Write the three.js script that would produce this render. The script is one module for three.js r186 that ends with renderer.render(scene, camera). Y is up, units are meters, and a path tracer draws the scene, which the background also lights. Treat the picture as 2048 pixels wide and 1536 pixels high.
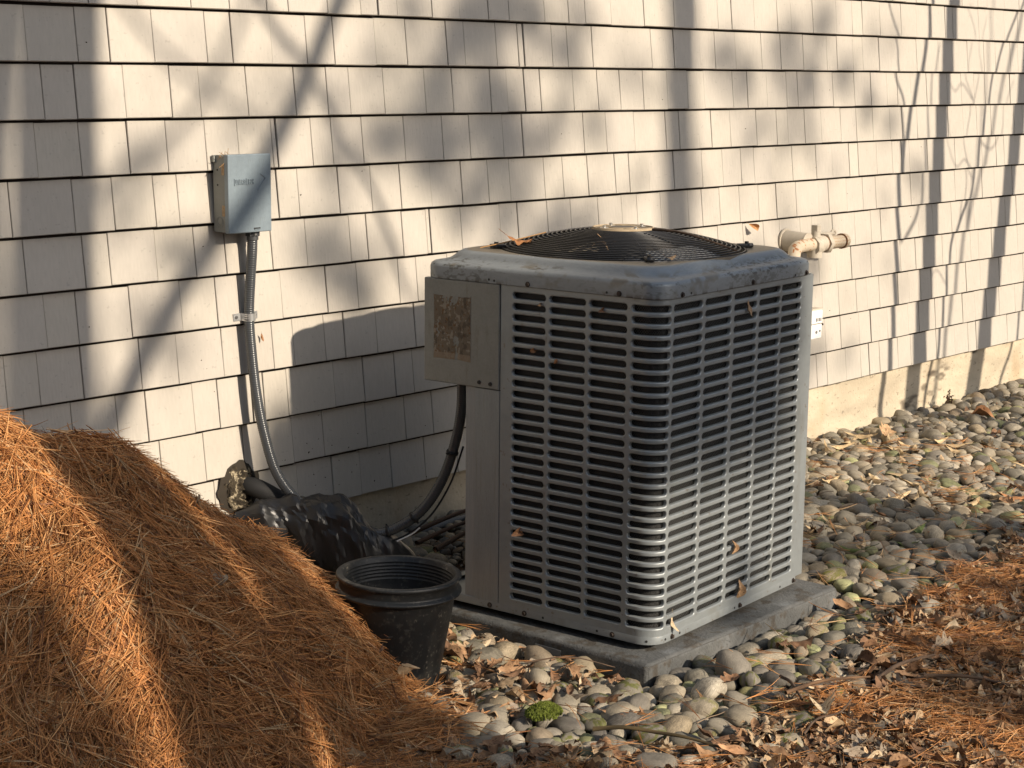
import * as THREE from 'three';
import { mergeGeometries, mergeVertices, toCreasedNormals } from 'three/addons/utils/BufferGeometryUtils.js';
import { RoundedBoxGeometry } from 'three/addons/geometries/RoundedBoxGeometry.js';
import { TextGeometry } from 'three/addons/geometries/TextGeometry.js';
import { FontLoader } from 'three/addons/loaders/FontLoader.js';
import { ImprovedNoise } from 'three/addons/math/ImprovedNoise.js';

// ---------------------------------------------------------------- camera, sky, sun, exposure
const scene = new THREE.Scene();
const lin = (r, g, b) => new THREE.Color().setRGB(r, g, b);
const camera = new THREE.PerspectiveCamera(24.805, 4 / 3, 0.05, 200);
camera.position.set(0, 1.744, 4.3624);
camera.up.set(0.125673, 0.984117, -0.125379);
camera.lookAt(0.734032, 1.744 - 0.177258, 4.3624 - 0.655573);

const renderer = new THREE.WebGLRenderer({ antialias: true });
renderer.toneMapping = THREE.LinearToneMapping;
renderer.toneMappingExposure = 1.31;
renderer.shadowMap.enabled = true;

const SUN = new THREE.Vector3(0.09, 0.48, 1).normalize();
{
  const W = 256, H = 128, d = new Float32Array(W * H * 4);
  for (let j = 0; j < H; j++) {
    const el = ((j + 0.5) / H - 0.5) * Math.PI, s = Math.sin(el);
    for (let i = 0; i < W; i++) {
      const k = (j * W + i) * 4, t = Math.pow(Math.max(0, s), 0.45);
      const az = (i + 0.5) / W * 2 * Math.PI - Math.PI, c = Math.cos(el), dot = Math.max(0, Math.cos(az) * c * SUN.x + s * SUN.y + Math.sin(az) * c * SUN.z), glow = 3.5 * Math.pow(dot, 12);
      let r = 0.07 * (1 - t) + 0.20 * t + glow, g = 0.07 * (1 - t) + 0.29 * t + glow * 0.92, b = 0.068 * (1 - t) + 0.44 * t + glow * 0.84;
      if (s < 0) { r = 0.08; g = 0.065; b = 0.05; }
      const S = 0.70;
      d[k] = r * S; d[k + 1] = g * S; d[k + 2] = b * S; d[k + 3] = 1;
    }
  }
  const sky = new THREE.DataTexture(d, W, H, THREE.RGBAFormat, THREE.FloatType);
  sky.mapping = THREE.EquirectangularReflectionMapping;
  sky.magFilter = THREE.LinearFilter; sky.minFilter = THREE.LinearFilter; sky.needsUpdate = true;
  scene.background = sky; scene.environment = sky;
}
const sun = new THREE.DirectionalLight(lin(1.0, 0.86, 0.69), 4.9);
sun.target.position.set(4.5, 0.5, 0.5);
sun.position.copy(sun.target.position).addScaledVector(SUN, 30);
sun.castShadow = true; sun.shadow.radius = 1.4; sun.shadow.mapSize.set(4096, 4096);
Object.assign(sun.shadow.camera, { left: -8, right: 8, top: 8, bottom: -8, near: 1, far: 60 });
scene.add(sun, sun.target);

// ---------------------------------------------------------------- helpers
let seed = 12345;
const rnd = () => { seed |= 0; seed = seed + 0x6D2B79F5 | 0; let t = Math.imul(seed ^ seed >>> 15, 1 | seed); t = t + Math.imul(t ^ t >>> 7, 61 | t) ^ t; return ((t ^ t >>> 14) >>> 0) / 4294967296; };
const rr = (a, b) => a + (b - a) * rnd();
const pick = a => a[Math.floor(rnd() * a.length)];
const clamp = (x, a = 0, b = 1) => Math.max(a, Math.min(b, x));
const sm = (a, b, x) => { const t = clamp((x - a) / (b - a)); return t * t * (3 - 2 * t); };
const mix = (a, b, t) => a + (b - a) * t;
const IN = new ImprovedNoise();
const n3 = (x, y, z) => IN.noise(x + 31.7, y + 17.3, z + 5.9);
const used = {};
const numbered = n => { const k = used[n] = (used[n] ?? -1) + 1; return k ? `${n}_${String(k).padStart(3, '0')}` : n; };
const shadows = m => { m.castShadow = m.receiveShadow = true; return m; };
function tag(o, label, category, group, kind) { if (label) o.userData.label = label; if (category) o.userData.category = category; if (group) o.userData.group = group; if (kind) o.userData.kind = kind; return o; }
function thing(name, label, category, pos = [0, 0, 0], turn = 0, group, kind) { const o = new THREE.Group(); o.name = numbered(name); o.position.set(...pos); o.rotation.y = turn; scene.add(o); return tag(o, label, category, group, kind); }
function part(name, geo, mat, parent, pos, rot) { const m = shadows(new THREE.Mesh(Array.isArray(geo) ? (geo.length > 1 ? merge(geo) : geo[0]) : geo, mat)); m.name = parent === scene ? numbered(name) : name; if (pos) m.position.set(...pos); if (rot) m.rotation.set(...rot); parent.add(m); return m; }
function inst(name, geo, mat, list, parent) { const m = shadows(new THREE.InstancedMesh(geo, mat, list.length)); m.name = parent === scene ? numbered(name) : name; list.forEach((l, i) => { m.setMatrixAt(i, l.m); if (l.c) m.setColorAt(i, l.c); }); m.userData.kind = 'stuff'; parent.add(m); return m; }
function merge(list) { return mergeGeometries(list.map(g => { const q = g.index ? g.toNonIndexed() : g.clone(); for (const k of Object.keys(q.attributes)) if (!['position', 'normal', 'uv'].includes(k)) q.deleteAttribute(k); q.morphAttributes = {}; q.clearGroups?.(); return q; })); }
const M4 = (p, q, s) => new THREE.Matrix4().compose(p, q, s);
const V = (x, y, z) => new THREE.Vector3(x, y, z);
const eul = (x, y, z) => new THREE.Quaternion().setFromEuler(new THREE.Euler(x, y, z));
const box = (w, h, d, x = 0, y = 0, z = 0, r = 0) => (r ? new RoundedBoxGeometry(w, h, d, 2, r) : new THREE.BoxGeometry(w, h, d)).translate(x, y, z);
const cyl = (r0, r1, h, n = 20, x = 0, y = 0, z = 0, axis = 'y') => { const g = new THREE.CylinderGeometry(r0, r1, h, n); if (axis === 'z') g.rotateX(Math.PI / 2); if (axis === 'x') g.rotateZ(Math.PI / 2); return g.translate(x, y, z); };
function grid(nu, nv, fn, closed, uvf) {
  const P = [], UV = [], I = [];
  for (let j = 0; j <= nv; j++) for (let i = 0; i <= nu; i++) { P.push(...fn(i / nu, j / nv, i, j)); UV.push(...(uvf ? uvf(i / nu, j / nv) : [i / nu, j / nv])); }
  for (let j = 0; j < nv; j++) for (let i = 0; i < nu; i++) { const a = j * (nu + 1) + i, b = a + 1, c = a + nu + 1, d = c + 1; I.push(a, b, d, a, d, c); }
  const g = new THREE.BufferGeometry(); g.setAttribute('position', new THREE.Float32BufferAttribute(P, 3)); g.setAttribute('uv', new THREE.Float32BufferAttribute(UV, 2)); g.setIndex(I); g.computeVertexNormals();
  if (closed) { const N = g.attributes.normal; for (let j = 0; j <= nv; j++) { const a = j * (nu + 1), b = a + nu; const v = V(N.getX(a) + N.getX(b), N.getY(a) + N.getY(b), N.getZ(a) + N.getZ(b)).normalize(); N.setXYZ(a, v.x, v.y, v.z); N.setXYZ(b, v.x, v.y, v.z); } }
  return g;
}
function tube(pts, rad, n = 10, seg = 40, rfn) {
  const c = new THREE.CatmullRomCurve3(pts.map(p => p.isVector3 ? p : V(...p)), false, 'centripetal');
  const fr = c.computeFrenetFrames(seg, false), L = c.getLength(), q = [];
  for (let k = 0; k <= seg; k++) q.push(c.getPointAt(k / seg));
  return grid(n, seg, (u, v, i, j) => { const a = u * Math.PI * 2, r = rfn ? rfn(v, v * L, a) * rad : rad, B = fr.binormals[j], N = fr.normals[j], p = q[j]; const x = -Math.cos(a) * r, y = Math.sin(a) * r; return [p.x + x * N.x + y * B.x, p.y + x * N.y + y * B.y, p.z + x * N.z + y * B.z]; }, true, (u, v) => [u * rad * 6.28, v * L]);
}
// tileable noise textures
function hash(x, y, s) { let h = Math.imul(x, 374761393) + Math.imul(y, 668265263) + Math.imul(s, 1274126177) | 0; h = Math.imul(h ^ h >>> 13, 1274126177); return ((h ^ h >>> 16) >>> 0) / 4294967296; }
function vn(x, y, px, py, s) { const xi = Math.floor(x), yi = Math.floor(y), fx = x - xi, fy = y - yi, u = fx * fx * (3 - 2 * fx), v = fy * fy * (3 - 2 * fy), m = (a, b) => ((a % b) + b) % b, x0 = m(xi, px), x1 = m(xi + 1, px), y0 = m(yi, py), y1 = m(yi + 1, py); return mix(mix(hash(x0, y0, s), hash(x1, y0, s), u), mix(hash(x0, y1, s), hash(x1, y1, s), u), v); }
function fbm(u, v, b, o, s, by = b) { let a = 0.5, t = 0, n = 0; for (let i = 0; i < o; i++) { t += a * vn(u * b, v * by, b, by, s + i); n += a; a *= 0.55; b *= 2; by *= 2; } return t / n; }
function tex(w, h, fn, srgb = true) {
  const d = new Uint8Array(w * h * 4);
  for (let j = 0; j < h; j++) for (let i = 0; i < w; i++) { const c = fn((i + 0.5) / w, (j + 0.5) / h), k = (j * w + i) * 4; if (typeof c === 'number') { d[k] = d[k + 1] = d[k + 2] = clamp(c) * 255; d[k + 3] = 255; } else { d[k] = clamp(c[0]) * 255; d[k + 1] = clamp(c[1]) * 255; d[k + 2] = clamp(c[2]) * 255; d[k + 3] = c.length > 3 ? clamp(c[3]) * 255 : 255; } }
  const t = new THREE.DataTexture(d, w, h); t.wrapS = t.wrapT = THREE.RepeatWrapping; t.magFilter = THREE.LinearFilter; t.minFilter = THREE.LinearMipmapLinearFilter; t.generateMipmaps = true; if (srgb) t.colorSpace = THREE.SRGBColorSpace; t.needsUpdate = true; return t;
}
const rep = (t, x, y = x) => { const c = t.clone(); c.repeat.set(x, y); c.needsUpdate = true; return c; };
const std = o => new THREE.MeshStandardMaterial(o);
const l3 = (a, b, t) => [mix(a[0], b[0], t), mix(a[1], b[1], t), mix(a[2], b[2], t)];

// ---------------------------------------------------------------- terrain shape
const ground = (x, z) => 0.022 - 0.030 * sm(0.16, 0.0, Math.max(x - 4.9, 3.8 - x, z - 1.49)) * sm(0.5, 0.9, z) + 0.085 * Math.exp(-z * z / 0.3) * sm(6.3, 4.6, x) - 0.021 * Math.max(0, x - 6) * sm(12, 8, x) + 0.010 * n3(x * 1.3, 0, z * 1.3) * sm(0, 0.3, Math.abs(x - 4.4) + Math.abs(z - 1) - 0.4);
const MC = [2.1, 0.58];
function mound(x, z) {
  const dx = (x - MC[0]) / (x > MC[0] ? 1.53 : 1.4), dz = (z - MC[1]) / (z > MC[1] ? 0.86 : 0.9), d = Math.hypot(dx, dz);
  const k = 1 + 0.07 * n3(x * 1.4, 3, z * 1.4);
  return 0.885 * Math.max(0, 1 - Math.pow(d / k, 1.55)) * (1 + 0.13 * n3(x * 3.2, 7, z * 3.2)) + 0.026 * n3(x * 8, 1, z * 8) * (d < 1.1 ? 1 : 0);
}
const surf = (x, z) => Math.max(ground(x, z), mound(x, z));
// how thick the leaf litter lies (0 stones only, 1 litter only)
function litter(x, z) {
  const pts = [[2.4, 1.20], [2.85, 1.30], [3.0, 1.52], [3.16, 1.74], [3.42, 2.0], [3.9, 2.02], [4.2, 1.92], [4.6, 1.82], [5.2, 1.72], [6.0, 1.62], [9, 1.5]];
  let b = x < 2.4 ? 1.2 : 1.5; for (let i = 0; i < pts.length - 1; i++) if (x >= pts[i][0] && x < pts[i + 1][0]) b = mix(pts[i][1], pts[i + 1][1], (x - pts[i][0]) / (pts[i + 1][0] - pts[i][0]));
  return sm(-0.13, 0.14, z - b + 0.09 * n3(x * 3.1, 2, z * 3.1));
}
const PAD = { x: 4.345, z: 0.94, w: 1.06, d: 1.06, r: 0.0166 };
const onPad = (x, z, m = 0) => Math.abs(x - PAD.x) < PAD.w / 2 + m && Math.abs(z - PAD.z) < PAD.d / 2 + m;
const POT = [3.346, 0.941];

// ---------------------------------------------------------------- materials
const T = {};
T.paint = tex(512, 512, (u, v) => { const g = fbm(u, v, 6, 4, 3), f = fbm(u, v, 90, 2, 9, 24), sp = fbm(u, v, 60, 2, 31) > 0.83 ? 0.06 : 0; const k = 0.955 + 0.05 * (g - 0.5) + 0.035 * (f - 0.5) - sp; return [k, k * 0.995, k * 0.985]; });
T.paintBump = tex(256, 256, (u, v) => 0.5 + 0.5 * (fbm(u, v, 120, 2, 4, 20) - 0.5) + 0.4 * (fbm(u, v, 14, 3, 8) - 0.5), false);
T.concrete = tex(1024, 512, (u, v) => { const a = fbm(u, v, 5, 5, 11), b = fbm(u, v, 22, 4, 12), st = sm(0.55, 0.8, fbm(u, v, 9, 4, 19, 2)); let c = l3([0.66, 0.62, 0.55], [0.83, 0.79, 0.71], a); c = l3(c, [0.62, 0.50, 0.36], 0.45 * st); c = l3(c, [0.20, 0.17, 0.14], 0.75 * sm(0.70, 0.84, fbm(u, v, 8, 5, 27))); const pit = fbm(u, v, 130, 2, 14) > 0.80 ? 0.18 : 0; const k = 0.92 + 0.16 * b - pit; return [c[0] * k, c[1] * k, c[2] * k]; });
T.grit = tex(512, 512, (u, v) => 0.5 + 0.6 * (fbm(u, v, 60, 4, 21) - 0.5) + 0.4 * (fbm(u, v, 10, 3, 25) - 0.5), false);
T.pad = tex(512, 512, (u, v) => { const a = fbm(u, v, 4, 5, 41), b = fbm(u, v, 40, 3, 45), w = sm(0.6, 0.75, fbm(u, v, 5, 4, 47)); let c = l3([0.36, 0.37, 0.37], [0.55, 0.55, 0.54], a); c = l3(c, [0.66, 0.68, 0.69], 0.55 * w); c = l3(c, [0.30, 0.25, 0.19], 0.5 * sm(0.55, 0.72, fbm(u, v, 14, 4, 49))); const pit = fbm(u, v, 110, 2, 43) > 0.82 ? 0.3 : 0; const k = 0.93 + 0.2 * (b - 0.5) - pit; return c.map(x => x * k * 0.8); });
T.metal = tex(512, 512, (u, v) => { const a = fbm(u, v, 5, 4, 51), b = fbm(u, v, 48, 3, 53), st = sm(0.58, 0.8, fbm(u, v, 12, 4, 55, 3)); let c = [0.60, 0.612, 0.612]; c = l3(c, [0.47, 0.44, 0.38], 0.30 * st); const r = fbm(u, v, 70, 3, 57) > 0.80 ? 0.4 : 0; c = l3(c, [0.36, 0.24, 0.15], r * 0.7); const k = 0.95 + 0.09 * (a - 0.5) + 0.07 * (b - 0.5); return c.map(x => x * k); });
T.soil = tex(512, 512, (u, v) => { const a = fbm(u, v, 8, 5, 61), b = fbm(u, v, 60, 3, 63); const c = l3([0.17, 0.12, 0.08], [0.36, 0.27, 0.18], a); const k = 0.75 + 0.5 * b; return c.map(x => x * k); });
T.leaf = tex(128, 128, (u, v) => { const x = Math.abs(u - 0.5), vein = Math.exp(-x * x * 9000) + 0.55 * Math.exp(-Math.pow(((v * 7 - x * 5) % 1 + 1) % 1 - 0.5, 2) * 160); const k = 0.78 + 0.3 * fbm(u, v, 7, 4, 71) - 0.14 * clamp(vein); const spot = sm(0.62, 0.78, fbm(u, v, 10, 3, 73)); return [k * (1 - 0.35 * spot), k * (0.97 - 0.4 * spot), k * (0.94 - 0.45 * spot)]; });
T.bark = tex(256, 256, (u, v) => { const a = fbm(u, v, 14, 4, 81, 4); return l3([0.20, 0.16, 0.13], [0.46, 0.38, 0.31], a); });
T.dusty = tex(512, 256, (u, v) => { const a = sm(0.5, 0.78, fbm(u, v, 7, 5, 91)), b = sm(0.62, 0.8, fbm(u, v, 40, 3, 95)), sc = sm(0.7, 0.82, fbm(u, v, 10, 3, 97, 60)); const k = 0.5 * a + 0.5 * b; let c = l3([0.125, 0.13, 0.135], [0.36, 0.34, 0.30], 0.8 * k); c = l3(c, [0.52, 0.49, 0.43], 0.8 * sm(0.70, 0.76, fbm(u, v, 60, 3, 99)) * (0.3 + a)); return l3(c, [0.42, 0.41, 0.38], 0.4 * sc); });
const stoneTex = (s, moss, spk) => tex(256, 128, (u, v) => { const a = fbm(u, v, 5, 4, s), b = fbm(u, v, 44, 3, s + 3), q = sm(0.45, 0.6, fbm(u, v, 6, 4, s + 7) + 0.25 * (fbm(u, v, 60, 2, s + 9) - 0.5)); let k = 0.82 + 0.24 * (a - 0.5) + 0.26 * (b - 0.5) * spk; let c = [k, k, k]; if (moss) c = l3(c, [0.60 * (0.7 + 0.5 * b), 0.66 * (0.7 + 0.5 * b), 0.25], q * moss); return c; });
T.stones = [stoneTex(101, 0, 0.7), stoneTex(111, 0, 1.6), stoneTex(121, 0.75, 1), stoneTex(131, 0.35, 1)];
const mShingle = [0, 1, 2, 3, 4].map(i => { const k = [1, 0.975, 1.02, 0.985, 1.01][i]; return std({ color: lin(0.500 * k, 0.468 * k, 0.418 * k * [1, 1.01, 0.99, 1, 1.005][i]), map: T.paint, bumpMap: T.paintBump, bumpScale: 0.0009, roughness: 0.62 }); });
const mSheath = std({ color: lin(0.035, 0.024, 0.017), roughness: 0.95 });
const mConc = std({ map: rep(T.concrete, 0.35, 0.9), color: lin(0.92, 0.90, 0.86), bumpMap: rep(T.grit, 1.2, 1.2), bumpScale: 0.004, roughness: 0.92 });
const mMetal = std({ map: rep(T.metal, 1.1, 1.1), color: lin(0.94, 0.98, 1.0), roughness: 0.41, metalness: 0.34 });
const mMetalPlain = std({ map: rep(T.metal, 2, 2), roughness: 0.5, metalness: 0.2 });
const mBlack = std({ color: lin(0.012, 0.012, 0.012), roughness: 0.7 });
const mWire = std({ color: lin(0.018, 0.018, 0.019), roughness: 0.38 });
const mRust = std({ color: lin(0.045, 0.033, 0.026), roughness: 0.65, metalness: 0.3 });
const mSteel = std({ color: lin(0.62, 0.61, 0.58), roughness: 0.28, metalness: 0.9 });
const mLeaf = std({ map: T.leaf, color: lin(0.42, 0.29, 0.17), roughness: 0.8, side: THREE.DoubleSide });
const mLeafW = std({ map: T.leaf, roughness: 0.8, side: THREE.DoubleSide });
const mStraw = std({ roughness: 0.55, side: THREE.DoubleSide });
const mTwig = std({ map: rep(T.bark, 8, 8), color: lin(0.9, 0.85, 0.8), roughness: 0.9 });
const mBark = std({ map: rep(T.bark, 3, 1), roughness: 0.95 });
const mNeedleGreen = std({ color: lin(0.05, 0.09, 0.03), roughness: 0.6, side: THREE.DoubleSide });

// ---------------------------------------------------------------- ground
{
  const xs = [], zs = [];
  for (let x = -30; x < 1; x += 1.5) xs.push(x); for (let x = 1; x < 10; x += 0.06) xs.push(x); for (let x = 10; x <= 40; x += 1.5) xs.push(x);
  for (let z = -0.06; z < 3.2; z += 0.06) zs.push(z); for (let z = 3.2; z <= 45; z += 1.4) zs.push(z);
  const g = grid(xs.length - 1, zs.length - 1, (u, v, i, j) => [xs[i], ground(xs[i], zs[j]) - 0.012, zs[j]], false, (u, v) => [0, 0]);
  const uv = g.attributes.uv, p = g.attributes.position; for (let i = 0; i < p.count; i++) uv.setXY(i, p.getX(i), p.getZ(i));
  const ix = g.index.array; for (let i = 0; i < ix.length; i += 3) { const t = ix[i]; ix[i] = ix[i + 1]; ix[i + 1] = t; } g.computeVertexNormals();
  const m = part('ground', g, std({ map: rep(T.soil, 1.4, 1.4), bumpMap: rep(T.grit, 3, 3), bumpScale: 0.01, roughness: 1 }), scene); tag(m, 'brown soil under the stones and leaf litter', null, null, 'structure');
}

// ---------------------------------------------------------------- house wall with shingles
const E = 0.165, Y0 = 0.27;
const house = thing('house', 'house wall of painted beige shingles above a stained concrete foundation', 'house');
{
  // butt joints of every course along the wall, a minus sign marks a wide dark panel joint
  const JO = {
  0: [3.03, 3.20, 3.40, 3.55, 3.70, 3.79, 3.96, 4.11, -4.19, 4.28, 4.45, 4.59, 4.74, 4.85, 5.05, 5.19, 5.29, 5.45, 5.66, 5.86, 6.01, 6.17, 6.27, 6.44, 6.62, 6.73, 6.91, 7.11, 7.25, 7.34, 7.50, 7.70, 7.85, 8.00, 8.14, -8.22, 8.50, 8.67, 8.79, 8.95],
  1: [2.82, 2.99, 3.10, 3.26, 3.46, 3.56, 3.72, 3.87, 3.99, 4.18, 4.33, 4.53, 4.62, 4.79, 4.91, -4.94, 5.10, 5.19, 5.34, 5.54, 5.72, 5.87, 6.05, 6.16, 6.31, 6.51, 6.66, 6.84, 7.04, 7.13, 7.27, 7.36, 7.51, 7.69, 7.87, 7.95, 8.09, 8.24, 8.40, 8.58, 8.71, 8.88, -8.97],
  2: [2.72, 2.87, 2.98, 3.15, 3.32, 3.43, 3.62, 3.82, 3.96, 4.06, 4.22, 4.42, 4.56, 4.76, 4.85, -4.95, 5.04, 5.23, 5.38, 5.52, 5.67, 5.83, 5.97, 6.09, 6.30, 6.41, 6.56, 6.72, 6.81, 6.94, 7.11, 7.30, 7.45, 7.60, 7.70, 7.83, 7.99, 8.20, 8.35, 8.49, 8.61, 8.75, 8.90, 8.97],
  3: [2.84, 2.99, 3.16, 3.30, 3.45, 3.58, 3.72, -3.74, 3.89, 3.98, 4.12, 4.32, 4.51, 4.65, 4.83, 4.94, 5.09, 5.30, 5.44, 5.62, 5.83, 5.92, 6.06, 6.15, 6.29, 6.49, 6.65, 6.74, 6.88, 7.02, 7.19, 7.33, 7.48, 7.64, -7.76, 7.91, 8.12, 8.23, 8.39, 8.54, 8.70, 8.85, 8.97],
  4: [2.75, 2.96, 3.10, 3.25, 3.34, 3.46, 3.60, -3.74, 3.83, 4.01, 4.16, 4.30, 4.45, 4.61, 4.75, 4.87, 5.07, 5.18, 5.33, 5.50, 5.59, 5.72, 5.89, 6.09, 6.24, 6.38, 6.48, 6.62, 6.79, 6.99, 7.13, 7.28, 7.36, 7.53, 7.68, -7.77, 7.85, 8.03, 8.17, 8.32, 8.43, 8.62, 8.78, 8.87],
  5: [2.79, 2.99, 3.08, 3.25, 3.40, 3.52, 3.71, 3.86, 4.06, 4.14, 4.31, 4.43, -4.45, 4.61, 4.82, 4.92, 5.09, 5.23, 5.40, 5.55, 5.65, 5.81, 6.00, 6.10, 6.23, 6.38, 6.53, 6.67, 6.83, 7.02, 7.11, 7.27, 7.42, 7.54, 7.73, 7.88, 8.08, 8.18, 8.34, 8.49, 8.64, 8.78, 8.99],
  6: [2.66, 2.85, 2.96, 3.15, 3.34, 3.48, 3.57, 3.75, 3.95, 4.09, 4.29, 4.38, 4.54, 4.70, 4.84, 5.03, 5.19, 5.41, 5.55, 5.70, 5.91, 6.08, 6.23, 6.42, 6.58, 6.71, 6.88, 6.98, 7.16, 7.36, 7.51, 7.60, 7.77, 7.97, 8.12, 8.32, 8.48, 8.57, 8.77, 8.93, 9.06],
  7: [2.71, 2.82, 2.97, 3.18, 3.32, 3.50, 3.60, 3.71, 3.80, 3.94, 4.03, 4.18, 4.37, 4.57, 4.70, 4.93, 5.07, 5.25, 5.44, 5.57, 5.77, 5.95, 6.17, 6.28, 6.47, 6.71, 6.88, 7.05, 7.20, 7.34, 7.52, 7.73, 7.81, 7.96, 8.04, 8.24, 8.39, 8.55, 8.64, 8.79, 8.93, 9.10],
  8: [2.77, 2.93, 3.09, 3.20, 3.38, 3.48, 3.60, -3.62, 3.67, 3.77, 3.98, 4.12, 4.27, 4.36, 4.54, 4.71, 4.90, 5.05, 5.26, 5.45, 5.58, 5.78, 5.99, 6.21, 6.40, 6.64, 6.89, 7.09, 7.24, 7.40, 7.50, 7.62, 7.80, 7.91, 8.03, 8.14, 8.38, 8.52, 8.68, 8.90, 9.04],
  9: [2.70, 2.85, 3.01, 3.14, 3.25, 3.42, 3.58, 3.69, 3.79, 3.93, 4.13, 4.32, 4.46, 4.62, 4.82, 4.99, 5.17, 5.36, 5.52, 5.72, 5.93, 6.15, 6.33, 6.57, 6.78, 6.95, 7.13, 7.27, 7.44, -7.55, 7.71, 7.92, 8.03, 8.16, 8.20, 8.33, 8.50, 8.64, 8.77, 8.92, 9.11],
  10: [2.71, 2.86, 3.02, 3.19, 3.33, 3.46, 3.64, 3.81, 3.97, 4.10, 4.25, 4.42, 4.59, 4.79, 4.96, 5.11, 5.33, 5.52, 5.72, 5.90, 6.12, 6.34, 6.54, 6.75, 6.91, 7.07, 7.16, 7.33, 7.47, -7.55, 7.65, 7.83, 7.96, 8.12, 8.23, 8.43, 8.58, 8.67, 8.84, 9.04],
  };
  const TH = 0.018, TILT = 0.108, geos = {};
  function shingleGeo(w, h, u0, v0) {
    const b = 0.0016, q = (x, y, z) => [x, y, z];
    const F = [[-w / 2 + b, b], [w / 2 - b, b], [w / 2 - b, h], [-w / 2 + b, h]], O = [[-w / 2, 0], [w / 2, 0], [w / 2, h], [-w / 2, h]];
    const P = [], UV = [], quad = (a, c, d, e) => { for (const t of [a, c, d, a, d, e]) { P.push(...t); UV.push(u0 + t[0] * 1.7, v0 + t[1] * 1.7); } };
    const f = F.map(p => q(p[0], p[1], 0)), o = O.map(p => q(p[0], p[1], -b)), k = O.map(p => q(p[0], p[1], -TH));
    quad(...f); for (let i = 0; i < 4; i++) { const j = (i + 1) % 4; if (i !== 2) { quad(o[i], o[j], f[j], f[i]); quad(k[i], k[j], o[j], o[i]); } }
    const g = new THREE.BufferGeometry(); g.setAttribute('position', new THREE.Float32BufferAttribute(P, 3)); g.setAttribute('uv', new THREE.Float32BufferAttribute(UV, 2)); g.computeVertexNormals(); return g;
  }
  const all = [];
  for (let c = -7; c <= 10; c++) {
    let js = JO[c] ? JO[c].map(x => [Math.abs(x), x < 0 ? 0.0032 : rr(0.0008, 0.0014)]) : null;
    if (!js) { js = []; let x = 2.6 + rnd() * 0.1; while (x < 9.1) { js.push([x, 0.0012]); x += pick([0.10, 0.13, 0.15, 0.17, 0.20]); } }
    let x = js[0][0]; while (x > -1.6) { x -= pick([0.10, 0.13, 0.15, 0.17, 0.20]); js.unshift([x, 0.0012]); }
    x = js[js.length - 1][0]; while (x < 13) { x += pick([0.10, 0.13, 0.15, 0.17, 0.20]); js.push([x, 0.0012]); }
    for (let i = 0; i < js.length - 1; i++) {
      const x0 = js[i][0] + js[i][1], x1 = js[i + 1][0] - js[i + 1][1];
      if (x1 - x0 > 0.006) all.push({ c, x: (x0 + x1) / 2, w: x1 - x0 });
    }
  }
  const lower = [];
  const vis = all.filter(s => s.c >= 0 && s.x > 2.5 && s.x < 9.2);
  vis.forEach(s => { const y = Y0 + (10 - s.c) * E; s.d = Math.hypot(s.x, y - 1.744, 4.36); s.hid = (s.c >= 6 && s.x > 4.5 && s.x < 6.6) || (s.c >= 8 && s.x < 3.05); });
  const show = new Set(vis.filter(s => !s.hid).sort((a, b) => a.d - b.d).slice(0, 296));
  for (const s of all) {
    const y = Y0 + (10 - s.c) * E + rr(-0.0011, 0.0011), g = shingleGeo(s.w, E - (s.c === -7 ? 0 : 0.0085), rnd(), rnd());
    const e = new THREE.Euler(-TILT + rr(-0.008, 0.008), rr(-0.006, 0.006), rr(-0.005, 0.005)), p = [s.x, y, rr(-0.0015, 0.002)];
    if (show.has(s)) part('shingle', g, pick(mShingle), house, p, [e.x, e.y, e.z]);
    else { g.rotateX(e.x); g.translate(...p); lower.push(g); }
  }
  part('far_shingles', lower, mShingle[0], house).userData.kind = 'stuff';
  part('sheathing', box(15.6, 2.98, 0.12, 5.6, Y0 + 1.487, -0.088), mSheath, house);
  // foundation with a cold joint near the bottom
  const fg = grid(220, 24, (u, v) => { const x = -2.2 + u * 15.6, y = -0.5 + v * 0.79, n = 0.003 * n3(x * 6, y * 9, 1) + 0.002 * n3(x * 22, y * 22, 4); const jy = 0.075 - 0.021 * Math.max(0, x - 6) + 0.01 * n3(x * 2, 0, 8); const z = -0.028 + n + (y < jy ? 0.007 : 0) - 0.006 * Math.exp(-Math.pow((y - jy) / 0.006, 2)); return [x, y, z]; }, false, (u, v) => [u * 15.6, v * 0.79]);
  part('foundation', [fg, box(15.6, 0.79, 0.2, 5.6, -0.105, -0.15)], mConc, house);
  part('eave', [box(15.9, 0.16, 0.34, 5.6, 3.32, 0.0), box(15.9, 0.02, 0.30, 5.6, 3.232, 0.02)], mShingle[0], house);
  const rg = box(15.9, 0.05, 4.4, 0, 0, 0).rotateX(0.45).translate(5.6, 4.3, -1.75); part('roof', rg, std({ color: lin(0.08, 0.075, 0.07), roughness: 0.95 }), house);
  part('rear_wall', [box(15.6, 3.6, 0.15, 5.6, 1.5, -3.8), box(0.15, 3.8, 3.7, -2.15, 1.5, -1.95), box(0.15, 3.8, 3.7, 13.35, 1.5, -1.95)], mShingle[1], house);
}
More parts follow.
